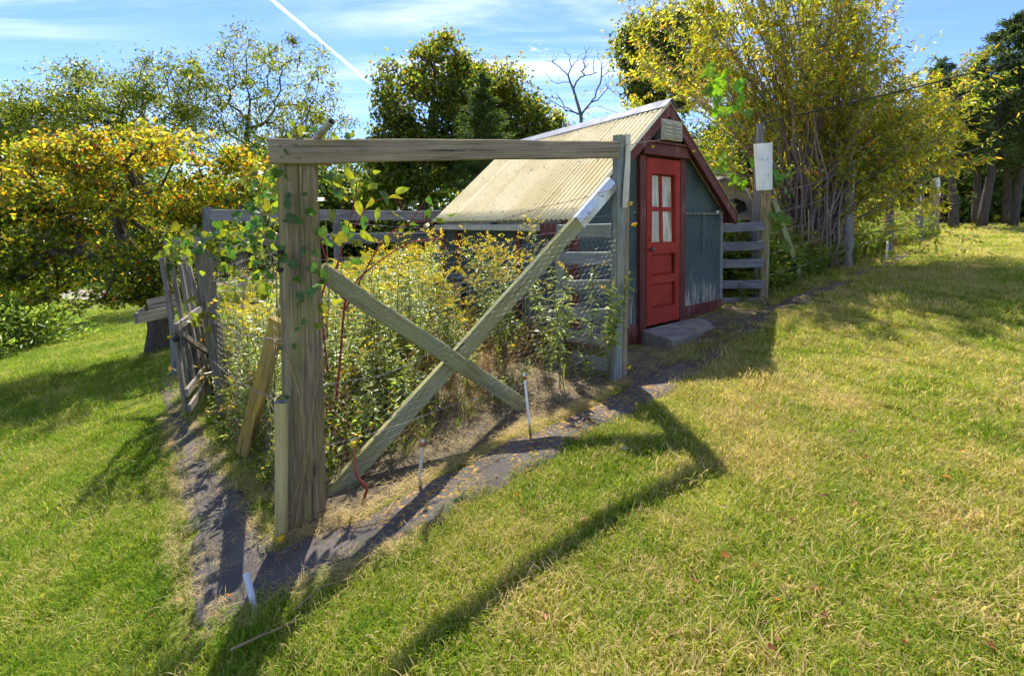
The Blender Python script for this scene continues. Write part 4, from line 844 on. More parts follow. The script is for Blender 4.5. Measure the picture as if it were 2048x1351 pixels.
# wire rings round the log
for py in (446, 566, 678, 795, 912, 1000, 1040):
    c = PL(592, py); z0 = c.z; ring = []
    for k in range(40):
        a = 2 * math.pi * k / 40; rr = .118 + .004 * math.sin(k); ring.append((A0.x + (c.x - A0.x) + rr * math.cos(a), A0.y + rr * math.sin(a), z0 + .012 * math.sin(a * 2 + py)))
    mb = MB(); mb.tube(ring + ring[:1], .0022, 4); obj('wire', mb.mesh('wire'), M_['barb_metal'], fence)
def chicken(p0, p1, ztop0, ztop1, n, off, parent, cell=.052, sag=.012, seed=1):
    """hexagonal netting between two ground points (real wire, joined)"""
    r = np.random.default_rng(seed); p0 = Vector(p0); p1 = Vector(p1); d = p1 - p0; d.z = 0; L = d.length; d.normalize(); V_ = []; E = []; key = {}
    def put(s, h):
        k = (round(s * 500), round(h * 500))
        if k in key: return key[k]
        g0 = gz(p0.x + d.x * s, p0.y + d.y * s) + .02; f = s / L; zt = ztop0 * (1 - f) + ztop1 * f
        o_ = off + sag * math.sin(s * 5 + h * 3) + r.normal(0, .0022); 
        V_.append(p0 + d * (s + r.normal(0, .0022)) + n * o_ + Vector((0, 0, 0)) ); V_[-1].z = g0 + h * (zt - g0) / 1.2 + r.normal(0, .0025); key[k] = len(V_) - 1; return len(V_) - 1
    w, h = cell, cell * .9; nx_ = int(L / w); ny_ = int(1.2 / (h * .75))
    for i in range(nx_):
        for j in range(ny_):
            cx_ = i * w + (w / 2 if j % 2 else 0); cy_ = j * h * .75
            a = put(cx_, cy_ + h * .25); b = put(cx_ + w / 2, cy_); c = put(cx_ + w, cy_ + h * .25); t_ = put(cx_, cy_ + h * .75)
            E += [(a, b), (b, c), (a, t_)]
    nE = len(E); a = np.array([tuple(V_[i]) for i, j in E]); b = np.array([tuple(V_[j]) for i, j in E]); t = norm(b - a); rf = norm(np.cross(t, np.array([.3, .9, .2]))); bi = np.cross(t, rf); R = .00075; vs = []
    for k in range(3):
        o_ = (rf * math.cos(k * 2.094) + bi * math.sin(k * 2.094)) * R; vs += [a + o_, b + o_]
    v = np.stack(vs, 1).reshape(-1, 3); k = np.arange(nE)[:, None] * 6; q = np.concatenate([k + [0, 2, 3, 1], k + [2, 4, 5, 3], k + [4, 0, 1, 5]])
    o = obj('netting', mesh_np('netting', v, [q]), M_['wire_metal'], parent); o['kind'] = 'stuff'; return o
chicken(A0 + ABd * .06, B0 - ABd * .02, PL(640, 560).z, PL(1234, 450).z, ABn, .055, fence)
# boards from the post to the shed wall
bf = thing('board_fence', 'faded blue-grey board fence between the wired post and the shed corner', 'fence', tuple(B0))
bd_end = S(UL - .05, .35, 0); BFd = (Vector((bd_end.x, bd_end.y, 0)) - Vector((B0.x, B0.y, 0))); BFd.normalize(); BFn = Vector((BFd.y, -BFd.x, 0)); BFn = BFn if BFn.y < 0 else -BFn
PB = Vector((B0.x, B0.y, 0)) - ABn * .02 - ABd * .03
for yl, yr, (xl) in ((462, 460, 1128), (516, 517, 1122), (572, 574, 1124), (625, 632, 1132), (668, 686, 1136), (716, 734, 1140)):
    e0 = PL(xl, yl, 0, PB, BFd, BFn) if abs(BFn.x * ray(xl, yl).x + BFn.y * ray(xl, yl).y) > .05 else None
    a_ = P(1232, yr, B0.y + .02); e_ = P(xl, yl, B0.y + .42); board('board', a_, e_, .118, .024, BFn, M_['blue_timber'], bf, .003)
e_ = P(1118, 700, B0.y + .44); board('post', (e_.x, e_.y, gz(e_.x, e_.y) - .1), (e_.x, e_.y, P(1118, 450, e_.y).z), .07, .06, BFn, M_['blue_timber'], bf, .003)

# ------------------------------------------------------------------ small things by the front fence
q = PL(562, 1078, .16); q2 = PL(561, 804, .16)
st_ = thing('timber_stake', 'new yellowish timber stake driven in against the log corner post', 'stake', (q.x, q.y, gz(q.x, q.y)))
board('shaft', (q.x, q.y, gz(q.x, q.y) - .12), (q2.x, q2.y, q2.z), .060, .038, (ABn + Vector((-.5, 0, 0))).normalized(), M_['stake_timber'], st_, .0015)
mb = MB(); Mc = frame(Vector((q2.x, q2.y, q2.z)), Vector((q2.x, q2.y, q2.z + .01)), ABn); mb.box((0, -.031, -.02), (.004, .031, .02)); obj('cap', mb.mesh('cap'), M_['dark_timber'], st_, frame(q2 + Vector((0, 0, .001)), q2 + Vector((0, 0, .1)), (ABn + Vector((-.5, 0, 0))).normalized()))
insulator('insulator', Vector((q.x, q.y, gz(q.x, q.y) + .05)) + ABn * .03, 'yellow_plastic', st_)
def thin_stake(name, lab, base, top, r, mat, group=None, clip=True):
    base = Vector(base); top = Vector(top); t = thing(name, lab, 'stake', tuple(base), group); d = (top - base).normalized()
    mb = MB(); pts = [base - d * .1 + (top - base + d * .1) * f for f in np.linspace(0, 1, 8)]; mb.tube(pts, [r * (.96 + .06 * math.sin(k * 1.9)) for k in range(8)], 7); obj('rod', mb.mesh('rod', True), M_[mat], t)
    if clip:
        c = top - d * .03; mb = MB(); mb.tube([c - d * .012, c + d * .012], r * 1.5, 7); mb.tube([c, c + Vector((.018, -.012, 0))], r * .5, 5); obj('clip', mb.mesh('clip', True), M_['rust_red'], t)
    return t
g1 = G(838, 972); thin_stake('fence_stake', 'short tan plastic stake on the weed mat nearest the log post', g1, P(846, 878, g1.y + .01), .0105, 'strip_cream', 'thin plastic fence stakes')
g2 = G(1060, 858); thin_stake('fence_stake', 'white plastic stake at the foot of the descending brace', g2, P(1048, 746, g2.y + .03), .0095, 'white_plastic', 'thin plastic fence stakes')
g3 = G(1772, 520); thin_stake('fence_stake', 'short white stake at the far weed mat before the dark post', g3, P(1776, 482, g3.y), .02, 'white_plastic', 'thin plastic fence stakes', False)
g4 = G(722, 1012); hk = thing('steel_hook', 'bent red and rusty orange steel rod hooked above the weed mat', 'hook', tuple(g4))
mb = MB(); hp = [P(x, y, g4.y) for x, y in ((722, 1020), (727, 998), (734, 980), (729, 968), (718, 958), (711, 940), (709, 915), (708, 893), (706, 884))]; mb.tube([tuple(p) for p in hp], [.0085] * 9, 7); obj('rod', mb.mesh('rod', True), M_['rust_red'], hk)
insulator('insulator', hp[-1] - ABn * .0, 'yellow_plastic', hk, .8)
g5 = G(512, 1226); g5b = P(492, 1145, g5.y + .06); pv = thing('pvc_pipe', 'white plastic pipe leaning out of the ground at the mat corner', 'pipe', tuple(g5)); mb = MB(); dd = (g5b - g5)
ring = 14; pts = [g5 - dd * .15, g5 + dd * .5, g5b]; mb.tube(pts, .0135, ring, cap=False); mb.tube(list(reversed(pts)), .0105, ring, cap=False)
ax = dd.normalized(); rf = ax.orthogonal().normalized(); bi = ax.cross(rf); mb.add([tuple(g5b + (rf * math.cos(2 * math.pi * k / ring) + bi * math.sin(2 * math.pi * k / ring)) * r_) for r_ in (.0135, .0105) for k in range(ring)], [(k, (k + 1) % ring, ring + (k + 1) % ring, ring + k) for k in range(ring)]); obj('tube', mb.mesh('tube', True), M_['pvc_white'], pv)
pp = thing('metal_pipe', 'rusty steel pipe end sticking up over the top rail at the corner', 'pipe', tuple(PL(637, 274, .03))); mb = MB(); e0, e1 = P(600, 312, 2.72), P(663, 243, 2.30)
pts = [e0, (e0 + e1) / 2, e1]; mb.tube(pts, .019, 16, cap=False); mb.tube(list(reversed(pts)), .0155, 16, cap=False); ax = (e1 - e0).normalized(); rf = ax.orthogonal().normalized(); bi = ax.cross(rf)
mb.add([tuple(e1 + (rf * math.cos(2 * math.pi * k / 16) + bi * math.sin(2 * math.pi * k / 16)) * r_) for r_ in (.019, .0155) for k in range(16)], [(k, (k + 1) % 16, 16 + (k + 1) % 16, 16 + k) for k in range(16)]); obj('tube', mb.mesh('tube', True), M_['pipe_grey'], pp)
def stick(lab, pts, r):
    q = [G(*p) + Vector((0, 0, .035 + .015 * math.sin(i * 1.3))) for i, p in enumerate(pts)]; mb = MB(); mb.tube([tuple(x) for x in q], [r * (1 - .5 * i / len(q)) for i in range(len(q))], 5); tag(obj('stick', mb.mesh('stick', True), M_['dry_stem']), lab, 'stick', 'dead sticks on the grass')
stick('long thin dead stick lying on the grass near the front corner', ((462, 1315), (520, 1300), (580, 1270), (640, 1230), (700, 1182)), .006); stick('second dead stick lying closest above the long one', ((590, 1240), (640, 1200), (705, 1176)), .005)
rk = G(1250, 912); mb = MB(); mb.tube([rk, rk + Vector((0, 0, .045))], .006, 6); mb.tube([rk + Vector((-.022, .0, .045)), rk + Vector((.022, 0, .047))], .005, 6); tag(obj('tent_peg', mb.mesh('tent_peg'), M_['pipe_grey']), 'small metal peg sticking out of the lawn', 'peg')

# ------------------------------------------------------------------ left fence, gate, rear rails
LD = (Vector((L0.x, L0.y, 0)) - Vector((A0.x, A0.y, 0))); LD.normalize(); LN = Vector((-LD.y, LD.x, 0)); LN = LN if LN.x < 0 else -LN
lf = thing('garden_fence', 'wire fence running from the log corner post back to the gate', 'fence', tuple(L0))
lt = P(400, 500, L0.y); log('post', (L0.x, L0.y, L0.z - .2), (lt.x, lt.y, lt.z), .075, .068, M_['gate_timber'], lf, 32, .005)
q0 = A0 + LD * .12 + Vector((0, 0, 1.2)); board('brace', P(556, 640, 2.75), P(488, 905, 3.12), .10, .05, LN + Vector((.6, -1, 0)), M_['lichen_timber'], lf, .004)
chicken(A0 + LD * .1, L0, P(552, 470, 2.7).z, P(400, 520, 4.6).z, LN, .07, lf, .062, .02, 3)
for (ya, yb) in ((445, 500), (560, 560), (680, 640), (800, 720)):
    a_ = PL(553, ya, .02); b_ = P(425, yb, 4.55); m_ = (a_ + b_) / 2 - Vector((0, 0, .05)); barbed([a_, m_, b_], lf)
lath = thing('wooden_lath', 'pale thin lath leaning among the weeds left of the corner post', 'stake', tuple(P(475, 702, 3.9))); board('shaft', P(474, 705, 3.9), P(491, 552, 3.95), .028, .012, (0, -1, 0), M_['stake_timber'], lath, .002)
gate = thing('slatted_gate', 'sagging grey slatted garden gate standing open, half its slats boarded', 'gate', (-3.3, 4.4, gz(-3.3, 4.4)))
Y0g, Y1g = 4.30, 5.35
def GP(f, h):          # f along the gate (0 near stile, 1 hinge), h 0..1 height, as leaning quad
    n0, n1 = P(374, 820, Y0g), P(324, 516, Y0g); f0, f1 = P(424, 748, Y1g), P(374, 508, Y1g)
    return (n0 * (1 - h) + n1 * h) * (1 - f) + (f0 * (1 - h) + f1 * h) * f
gn = (GP(1, 0) - GP(0, 0)).cross(GP(0, 1) - GP(0, 0)).normalized(); gn = gn if gn.x > 0 else -gn
for f, h0, h1, w_ in ((0.0, 0, 1, .085), (.30, .06, .98, .06), (.60, .06, 1.0, .07), (.80, .06, .97, .06), (1.0, .0, 1.02, .085)): board('upright', GP(f, h0), GP(f, h1), w_, .035, gn, M_['gate_timber'], gate, .004)
for k, f in enumerate(np.linspace(.09, .93, 8)): board('slat', GP(f, .06) - gn * .035, GP(f, .56 + .02 * math.sin(k * 3)) - gn * .035, .085, .016, gn, M_['blue_timber'] if k % 3 else M_['gate_timber'], gate, .003)
for h, o_ in ((.02, .03), (.12, .03), (.55, .03), (.985, .0)): board('rail', GP(-.04, h) + gn * o_, GP(1.03, h) + gn * o_, .085 if h < .9 else .05, .032, gn, M_['gate_timber'], gate, .003)
board('diagonal', GP(0.02, .50) + gn * .055, GP(1.0, .14) + gn * .055, .07, .03, gn, M_['gate_timber'], gate, .003)
lathe('knob', [(.012, .0), (.012, .05), (.03, .058), (.032, .08), (.012, .10)], Matrix.Translation(GP(-.10, .50)) @ Matrix.Rotation(1.2, 4, 'Z') @ Matrix.Rotation(.0, 4, 'X'), 'black_plastic', gate)
insulator('insulator', GP(-.03, .50) - gn * .03, 'yellow_plastic', gate, .9)
gp2 = thing('gate_post', 'grey square hinge post behind the open gate', 'post', gp(404, 5.45)); hb = gp(404, 5.45); hp_ = P(398, 470, 5.45); board('shaft', (hb[0], hb[1], hb[2] - .15), (hp_.x, hp_.y, hp_.z), .09, .09, (0, -1, 0), M_['gate_timber'], gp2, .003)
bx = thing('plank_trough', 'grey plank box on the far side of the gate below the orange tree', 'trough', tuple(P(300, 645, 6.6)))
board('plank', P(272, 637, 6.5), P(346, 622, 6.6), .16, .03, (0.1, -1, 0), M_['rail_timber'], bx, .003); board('plank', P(296, 612, 6.9), P(352, 600, 7.0), .22, .03, (0.1, -1, .1), M_['rail_timber'], bx, .003); board('end', P(272, 637, 6.48), P(290, 622, 6.9), .16, .03, (-1, -.3, 0), M_['dark_timber'], bx, .003)
for px, Y in ((342, 6.62),): q = P(px, 628, Y); board('leg', (q.x, q.y, gz(q.x, q.y) - .1), (q.x, q.y, q.z), .06, .05, (0, -1, 0), M_['dark_timber'], bx, .003)
rf_ = thing('rail_fence', 'grey two-rail plank fence along the back of the garden', 'fence', (rearL.x, rearL.y, gz(rearL.x, rearL.y)))
a_, b_ = P(412, 430, 6.02), P(888, 431, 7.42); board('rail', a_, b_, .16, .03, (.25, -1, 0), M_['dark_timber'], rf_, .004, segs=40); a_, b_ = P(412, 482, 6.02), P(888, 474, 7.42); board('rail', a_, b_, .16, .03, (.25, -1, 0), M_['dark_timber'], rf_, .004, segs=40)
board('rail', P(330, 485, 6.3), P(412, 484, 6.05), .13, .03, (-.2, -1, 0), M_['dark_timber'], rf_, .004)
for f, ty in ((0, 415), (.5, 424), (.98, 420)):
    x_ = rearL.x + (rearR.x - rearL.x) * f; y_ = rearL.y + (rearR.y - rearL.y) * f + .06; zt = P(0, ty, y_).z; board('post', (x_, y_, gz(x_, y_) - .2), (x_, y_, zt), .10, .09, (0, -1, 0), M_['dark_timber'], rf_, .003)

# ------------------------------------------------------------------ right fence
rfn = thing('garden_fence', 'wire fence with timber posts running uphill right of the shed', 'fence', tuple(D0))
RPX = [(1531, 6.42, 382, .075, 'old_timber'), (1699, 8.1, 328, .085, 'gate_timber'), (1780, 10.1, 342, .09, 'dark_timber'), (1838, 12.6, 372, .10, 'dark_timber'), (1868, 14.6, 362, .13, 'rail_timber')]
rps = []
for i, (px, Y, ty, r_, mt) in enumerate(RPX):
    x = (px - 1024) / F * Y; z0 = gz(x, Y); t_ = P(px + 3, ty, Y); rps.append((Vector((x, Y, z0)), t_))
    log('post', (x, Y, z0 - .25), (t_.x, t_.y, t_.z), r_, r_ * .92, M_[mt], rfn, 24, .004)
def plate(name, quad_px, Y, mat, parent, th=.004, bow=.02):
    (x0, y0), (x1, y1), (x2, y2), (x3, y3) = quad_px; vs = []; n = 8
    for i in range(n + 1):
        f = i / n; a = P(x0 + (x1 - x0) * f, y0 + (y1 - y0) * f, Y - bow * math.sin(f * math.pi)); b = P(x3 + (x2 - x3) * f, y3 + (y2 - y3) * f, Y - bow * math.sin(f * math.pi)); vs += [a, b, a + Vector((0, th, 0)), b + Vector((0, th, 0))]
    fs = []
    for i in range(n):
        k = i * 4; fs += [(k, k + 1, k + 5, k + 4), (k + 2, k + 6, k + 7, k + 3), (k, k + 4, k + 6, k + 2), (k + 1, k + 3, k + 7, k + 5)]
    fs += [(0, 2, 3, 1), (n * 4, n * 4 + 1, n * 4 + 3, n * 4 + 2)]; mb = MB(); mb.add(vs, fs); return obj(name, mb.mesh(name), M_[mat], parent)
plate('sheet_cap', ((1507, 288), (1545, 285), (1545, 379), (1513, 381)), 6.30, 'white_plastic', rfn)
for px, py in ((1524, 320), (1536, 318), (1537, 350), (1528, 366)): q = P(px, py, 6.275); mb = MB(); mb.tube([q, q + Vector((0, .02, 0))], .006, 7); obj('nail', mb.mesh('nail'), M_['rust_red'], rfn)
plate('strip', ((1706, 320), (1711, 320), (1708, 385), (1704, 385)), 8.0, 'strip_cream', rfn); plate('strip', ((1840, 368), (1844, 366), (1843, 402), (1841, 402)), 12.5, 'strip_cream', rfn); plate('strip', ((1864, 356), (1880, 354), (1882, 392), (1877, 390)), 14.4, 'white_plastic', rfn)
q = P(1520, 248, 6.75); board('post', (q.x - .02, q.y, gz(q.x, q.y) - .2), (q.x, q.y, q.z), .09, .08, (0, -1, 0), M_['dark_timber'], rfn, .003)
e0 = G(1603, 562); board('brace', P(1546, 400, 6.45), (e0.x, e0.y, e0.z - .03), .10, .06, (.3, -1, 0), M_['treated_timber'], rfn, .003); e0 = G(1868, 470)
board('brace', P(1866, 385, 14.7), P(1850, 460, 14.5), .12, .06, (.3, -1, 0), M_['rail_timber'], rfn, .003)
for hs in (.96, .78, .6, .42, .22):
    pts = []
    for i, (b_, t_) in enumerate(rps):
        pts.append(b_ + (t_ - b_) * hs + Vector((-.03, -r_ * .9, 0)))
        if i < len(rps) - 1: nb, nt = rps[i + 1]; pts.append((b_ + (t_ - b_) * hs + nb + (nt - nb) * hs) / 2 - Vector((0, .08, .04)))
    barbed(pts, rfn, 'barbed_wire' if hs in (.96, .42) else 'wire', False, .003)
for px, Y, y in ((1712, 8.0, 380), (1880, 14.4, 394), (1541, 6.33, 395)): insulator('insulator', P(px, y, Y), 'yellow_plastic', rfn, 1.2)
for lab, pb, pt, Y in (('thin bamboo cane tied upright left of the second fence post', (1619, 500), (1617, 418), 7.7), ('thin bamboo cane nearest the second fence post', (1664, 480), (1657, 418), 8.0)):
    thin_stake('bamboo_cane', lab, (P(*pb, Y).x, Y, gz(P(*pb, Y).x, Y)), P(*pt, Y), .010, 'stake_timber', 'bamboo canes along the right fence', False)
bf2 = thing('board_fence', 'dark blue-grey board fence right of the shed corner', 'fence', tuple(D0))
for k, y in enumerate((455, 493, 527, 568, 602)):
    board('board', P(1441, y + 1, 6.42), P(1528, y - (3 - k) * 1.0, 6.31), .128, .03, (.1, -1, 0), M_['dark_timber'], bf2, .003)
q = P(1514, 600, 6.44); board('post', (q.x, q.y + .02, gz(q.x, q.y) - .2), (q.x, q.y + .02, P(1514, 452, 6.46).z), .09, .07, (0, -1, 0), M_['dark_timber'], bf2, .003)
# old sheet-metal hulk behind the shed
hk = thing('metal_hulk', 'old grey sheet-metal hood and roof of a wreck behind the shed', 'wreck', tuple(P(1460, 440, 7.6)))
def loft(name, secs, mat, parent):
    n = len(secs[0]); mb = MB(); vs = [p for s in secs for p in s]; fs = [(i * n + k, i * n + k + 1, (i + 1) * n + k + 1, (i + 1) * n + k) for i in range(len(secs) - 1) for k in range(n - 1)]; fs += [tuple(range(n)), tuple(reversed([(len(secs) - 1) * n + k for k in range(n)]))]; mb.add(vs, fs); return obj(name, mb.mesh(name, True), M_[mat], parent)
secs = []
for i in range(9):
    Y = 7.1 + i * .14; rise = 1 - .12 * abs(i - 4) / 4; secs.append([P(x, 440 - (440 - y) * rise, Y) for x, y in ((1395, 440), (1398, 400), (1408, 368), (1425, 354), (1450, 352), (1478, 360), (1496, 378), (1506, 402), (1510, 440))])
loft('body', secs, 'hulk_metal', hk); secs = [[P(x, y, 7.05 + i * .2) for x, y in ((1410, 345), (1420, 338), (1450, 340), (1470, 346), (1472, 352), (1450, 350), (1420, 347))] for i in range(3)]; loft('panel', secs, 'hulk_metal', hk)
secs = [[P(x, y, 7.02 + i * .05) for x, y in ((1455, 402), (1470, 396), (1490, 404), (1494, 420), (1475, 428), (1458, 420))] for i in range(2)]; loft('opening', secs, 'dark_gap', hk)
for px in (1405, 1500): q = P(px, 440, 7.7); board('support', (q.x, q.y, gz(q.x, q.y) - .1), (q.x, q.y, q.z + .1), .1, .1, (0, -1, 0), M_['dark_timber'], hk)
# overhead cable with the pole it comes from out of frame
cb = thing('power_cable', 'black overhead cable sagging across the right sky', 'cable', tuple(P(2300, 25, 7.5))); mb = MB(); c0, c1 = P(1520, 248, 6.75), P(2350, 22, 7.5)
pts = [c0 + (c1 - c0) * f - Vector((0, 0, .10 * math.sin(f * math.pi))) for f in np.linspace(0, 1, 24)]; mb.tube(pts, .011, 6); obj('wire', mb.mesh('wire', True), M_['cable_black'], cb)

# ------------------------------------------------------------------ weeds, vines, saplings
def tri_tube(pts, rad):
    mb = MB(); mb.tube([tuple(p) for p in pts], rad, 3, cap=False); return np.array(mb.v), np.array(mb.f)
class Leafy:
    """numpy collector of coloured triangles"""
    def __init__(s): s.v = []; s.f = []; s.c = []; s.n = 0
    def add(s, v, f, c):
        s.v.append(v); s.f.append(f + s.n); s.c.append(np.broadcast_to(c, (len(v), 3)) if np.ndim(c) == 1 else c); s.n += len(v)
    def stem(s, pts, rad, c):
        v, q = tri_tube(pts, rad); s.add(v, np.concatenate([q[:, [0, 1, 2]], q[:, [0, 2, 3]]]), np.array(c))
    def leaves(s, c, ax, nr, ln, wd, col, long=True, bend=.2):
        v, f = kites(np.asarray(c), np.asarray(ax), np.asarray(nr), ln, wd, long=long, bend=bend); s.add(v, f, np.repeat(col, 6 if long else 4, 0))
    def arrays(s): return np.concatenate(s.v), np.concatenate(s.f), np.concatenate(s.c)
GOLD = [(5, (.50, .37, .02)), (3, (.42, .33, .03)), (2, (.30, .29, .04))]; WG = [(4, (.21, .28, .045)), (4, (.33, .38, .08)), (2, (.13, .18, .03)), (2, (.46, .46, .18))]; WB = [(4, (.20, .13, .06)), (3, (.30, .20, .09)), (2, (.13, .10, .05))]
def goldenrod(r, h, bloom=1.0, lean=(0, 0), L=None, base=(0, 0, 0), nleaf=70, ll=.085, bare=.25, stemc=(.15, .15, .05)):
    L = L or Leafy(); base = np.array(base, float); ln = np.array([lean[0], lean[1], 0.0]); f = np.linspace(0, 1, 8)[:, None]; jit = r.normal(0, .012, (8, 3)); jit[0] = 0
    pts = base + np.array([0, 0, h]) * f + ln * f ** 1.6 + jit; L.stem(pts, [.0045 * (1 - .7 * x) + .001 for x in np.linspace(0, 1, 8)], stemc)
    at = lambda t: np.stack([np.interp(t, f[:, 0], pts[:, k]) for k in range(3)], -1)
    t = r.uniform(bare, .97, nleaf); a = r.uniform(0, 2 * math.pi, nleaf); ax = np.stack([np.cos(a), np.sin(a), r.uniform(-.1, .7, nleaf)], -1); nr = np.tile([0, 0, 1.0], (nleaf, 1)) + r.normal(0, .25, (nleaf, 3)); s = ll * r.uniform(.6, 1.2, nleaf) * (1.25 - .75 * t)
    L.leaves(at(t), ax, nr, s, s * .19, palette(r, nleaf, WG, .2), True, .35)
    nb = int(7 * bloom)
    for k in range(nb):
        tt = r.uniform(.80, 1.0); o = at(np.array([tt]))[0]; a = r.uniform(0, 2 * math.pi); bl = r.uniform(.07, .17) * (1.3 - tt) * 3.0 * h ** .5 * .7 + .03; d = np.array([math.cos(a), math.sin(a), .9]); mid_ = o + d * bl * .6; e = o + d * bl * np.array([1.1, 1.1, .62])
        n = 26; u = r.uniform(.1, 1, n)[:, None]; c = (1 - u) ** 2 * o + 2 * u * (1 - u) * mid_ + u * u * e + r.normal(0, .006, (n, 3)); ax = randdir(r, n); ax[:, 2] += .7
        L.leaves(c, ax, randdir(r, n), r.uniform(.012, .022, n), r.uniform(.006, .011, n), palette(r, n, GOLD, .15), False, 0)
    return L
def to_obj(name, L, mat, parent=None):
    v, f, c = L.arrays(); return obj(name, mesh_np(name, v, [f], c), M_[mat], parent)
def template(kind, r):
    if kind == 'gold': return goldenrod(r, r.uniform(.95, 1.25), r.uniform(.3, .9), r.normal(0, .10, 2), nleaf=85, ll=.115).arrays()
    if kind == 'spire': return goldenrod(r, r.uniform(.7, 1.0), .25, r.normal(0, .06, 2), nleaf=90, ll=.10).arrays()
    L = Leafy()
    if kind == 'leafy':
        for k in range(5):
            a = r.uniform(0, 6.28); e = np.array([math.cos(a), math.sin(a), 0]) * r.uniform(.05, .25); h = r.uniform(.35, .7); pts = [np.zeros(3), e * .5 + [0, 0, h * .6], e + [0, 0, h]]; L.stem(pts, [.004, .003, .0015], (.16, .14, .05)); n = 22; t = r.uniform(.2, 1, n)[:, None]; c = e * t + np.array([0, 0, 1]) * h * t; ax = randdir(r, n); ax[:, 2] = ax[:, 2] * .4 + .1; s = r.uniform(.04, .085, n); L.leaves(c, ax, np.tile([0, 0, 1.], (n, 1)) + r.normal(0, .4, (n, 3)), s, s * .45, palette(r, n, [(4, (.16, .24, .035)), (3, (.27, .33, .05)), (2, (.10, .15, .025)), (.6, YEL)], .2), False, .1)
    if kind == 'dry':
        for k in range(7):
            a = r.uniform(0, 6.28); e = np.array([math.cos(a), math.sin(a), 0]) * r.uniform(.1, .4); h = r.uniform(.3, .9); pts = [np.zeros(3), e * .4 + [0, 0, h * .6], e + [0, 0, h]]; L.stem(pts, [.003, .0025, .001], (.26, .17, .08)); n = 14; t = r.uniform(.3, 1, n)[:, None]; c = e * t + np.array([0, 0, 1]) * h * t; ax = randdir(r, n); ax[:, 2] -= .2; s = r.uniform(.02, .05, n); L.leaves(c, ax, randdir(r, n), s, s * .3, palette(r, n, WB, .2), False, .2)
    if kind == 'grass':
        n = 34; a = r.uniform(0, 6.28, n); ax = np.stack([np.cos(a) * .45, np.sin(a) * .45, np.ones(n)], -1); c = r.normal(0, .03, (n, 3)); c[:, 2] = 0; s = r.uniform(.15, .42, n); L.leaves(c, ax, np.stack([-np.cos(a), -np.sin(a), np.full(n, .4)], -1), s, r.uniform(.004, .008, n), palette(r, n, [(4, (.13, .19, .03)), (3, (.22, .24, .05)), (2, (.36, .28, .12))], .2), True, .3)
    return L.arrays()
def scatter(name, label, cat, items, mat='weed', seed=3):
    """items: (kind, x, y, scale). Plants copied into one uncountable mass"""
    r = np.random.default_rng(seed); T = {k: [template(k, r) for _ in range(6)] for k in set(i[0] for i in items)}; V = []; Fs = []; C = []; n = 0
    for k, x, y, s in items:
        v, f, c = T[k][r.integers(6)]; a = r.uniform(0, 6.28); R = np.array([[math.cos(a), -math.sin(a), 0], [math.sin(a), math.cos(a), 0], [0, 0, 1]]); V.append((v * s) @ R.T + np.array([x, y, gz(x, y)])); Fs.append(f + n); C.append(np.clip(c * r.uniform(.8, 1.2), 0, 1)); n += len(v)
    return tag(obj(name, mesh_np(name, np.concatenate(V), [np.concatenate(Fs)], np.concatenate(C)), M_[mat]), label, cat, None, 'stuff')
r = np.random.default_rng(101); items = []; pl = np.array([p[:2] for p in plot]); shp = [tuple(S(-1.42, -.3, 0))[:2], tuple(S(-1.42, 3.2, 0))[:2]]
cnt_ = 0
while cnt_ < 760:
    x = r.uniform(-4.6, 1.0); y = r.uniform(2.5, 7.6)
    if not bool(inpoly(np.array([x]), np.array([y]), pl)[0]): continue
    dF = -((x - A0.x) * ABn.x + (y - A0.y) * ABn.y); along = (x - A0.x) * ABd.x + (y - A0.y) * ABd.y
    if dF < .10: continue
    near = (along > 1.25 and dF < 1.1) or x / y > -.19                                   # trampled corner in front of the shed wall
    cnt_ += 1
    if dF < .3 or (near and dF < .7): 
        if r.uniform() < (.6 if near else .95): items.append((r.choice(['leafy', 'grass', 'grass', 'dry']), x, y, r.uniform(.4, .8)))
    elif near: items.append((r.choice(['leafy', 'dry', 'dry', 'gold', 'grass']), x, y, r.uniform(.5, .8)))
    elif dF < .8: items.append((r.choice(['leafy', 'gold', 'spire', 'leafy', 'dry', 'grass']), x, y, r.uniform(.6, .95)))
    else: items.append((r.choice(['gold', 'gold', 'spire', 'spire', 'leafy', 'dry', 'dry']), x, y, r.uniform(.95, 1.35)))
for k in range(70):                                                    # along the left fence, up to the mat
    f = r.uniform(.05, 1.0); q = A0 + (L0 - A0) * f + LN * r.normal(-.05, .1); items.append((r.choice(['grass', 'leafy', 'dry', 'spire']), q.x, q.y, r.uniform(.4, .9)))
scatter('goldenrod_thicket', 'thicket of yellow goldenrod and weeds filling the fenced garden', 'weeds', items)
items = []
for k in range(760):
    f = r.uniform(0, 1) ** 1.3; i = min(3, int(f * 4)); a_, b_ = rps[i][0], rps[i + 1][0]; q = a_ + (b_ - a_) * (f * 4 - i); dist = abs(r.normal(0, 1)) * .9 - .12; x, y = q.x - .55 * dist - .1, q.y + .85 * dist + .02; items.append((r.choice(['leafy', 'leafy', 'leafy', 'leafy', 'spire', 'dry']), x, y, r.uniform(.6, 1.1) + .9 * min(dist, 1.2)))
for k in range(70): q = S(r.uniform(1.9, 3.4), r.uniform(-.2, 1.6), 0); items.append(('leafy', q.x, q.y, r.uniform(.6, 1.3)))
scatter('undergrowth', 'leafy green undergrowth along the right fence', 'weeds', items, seed=4)
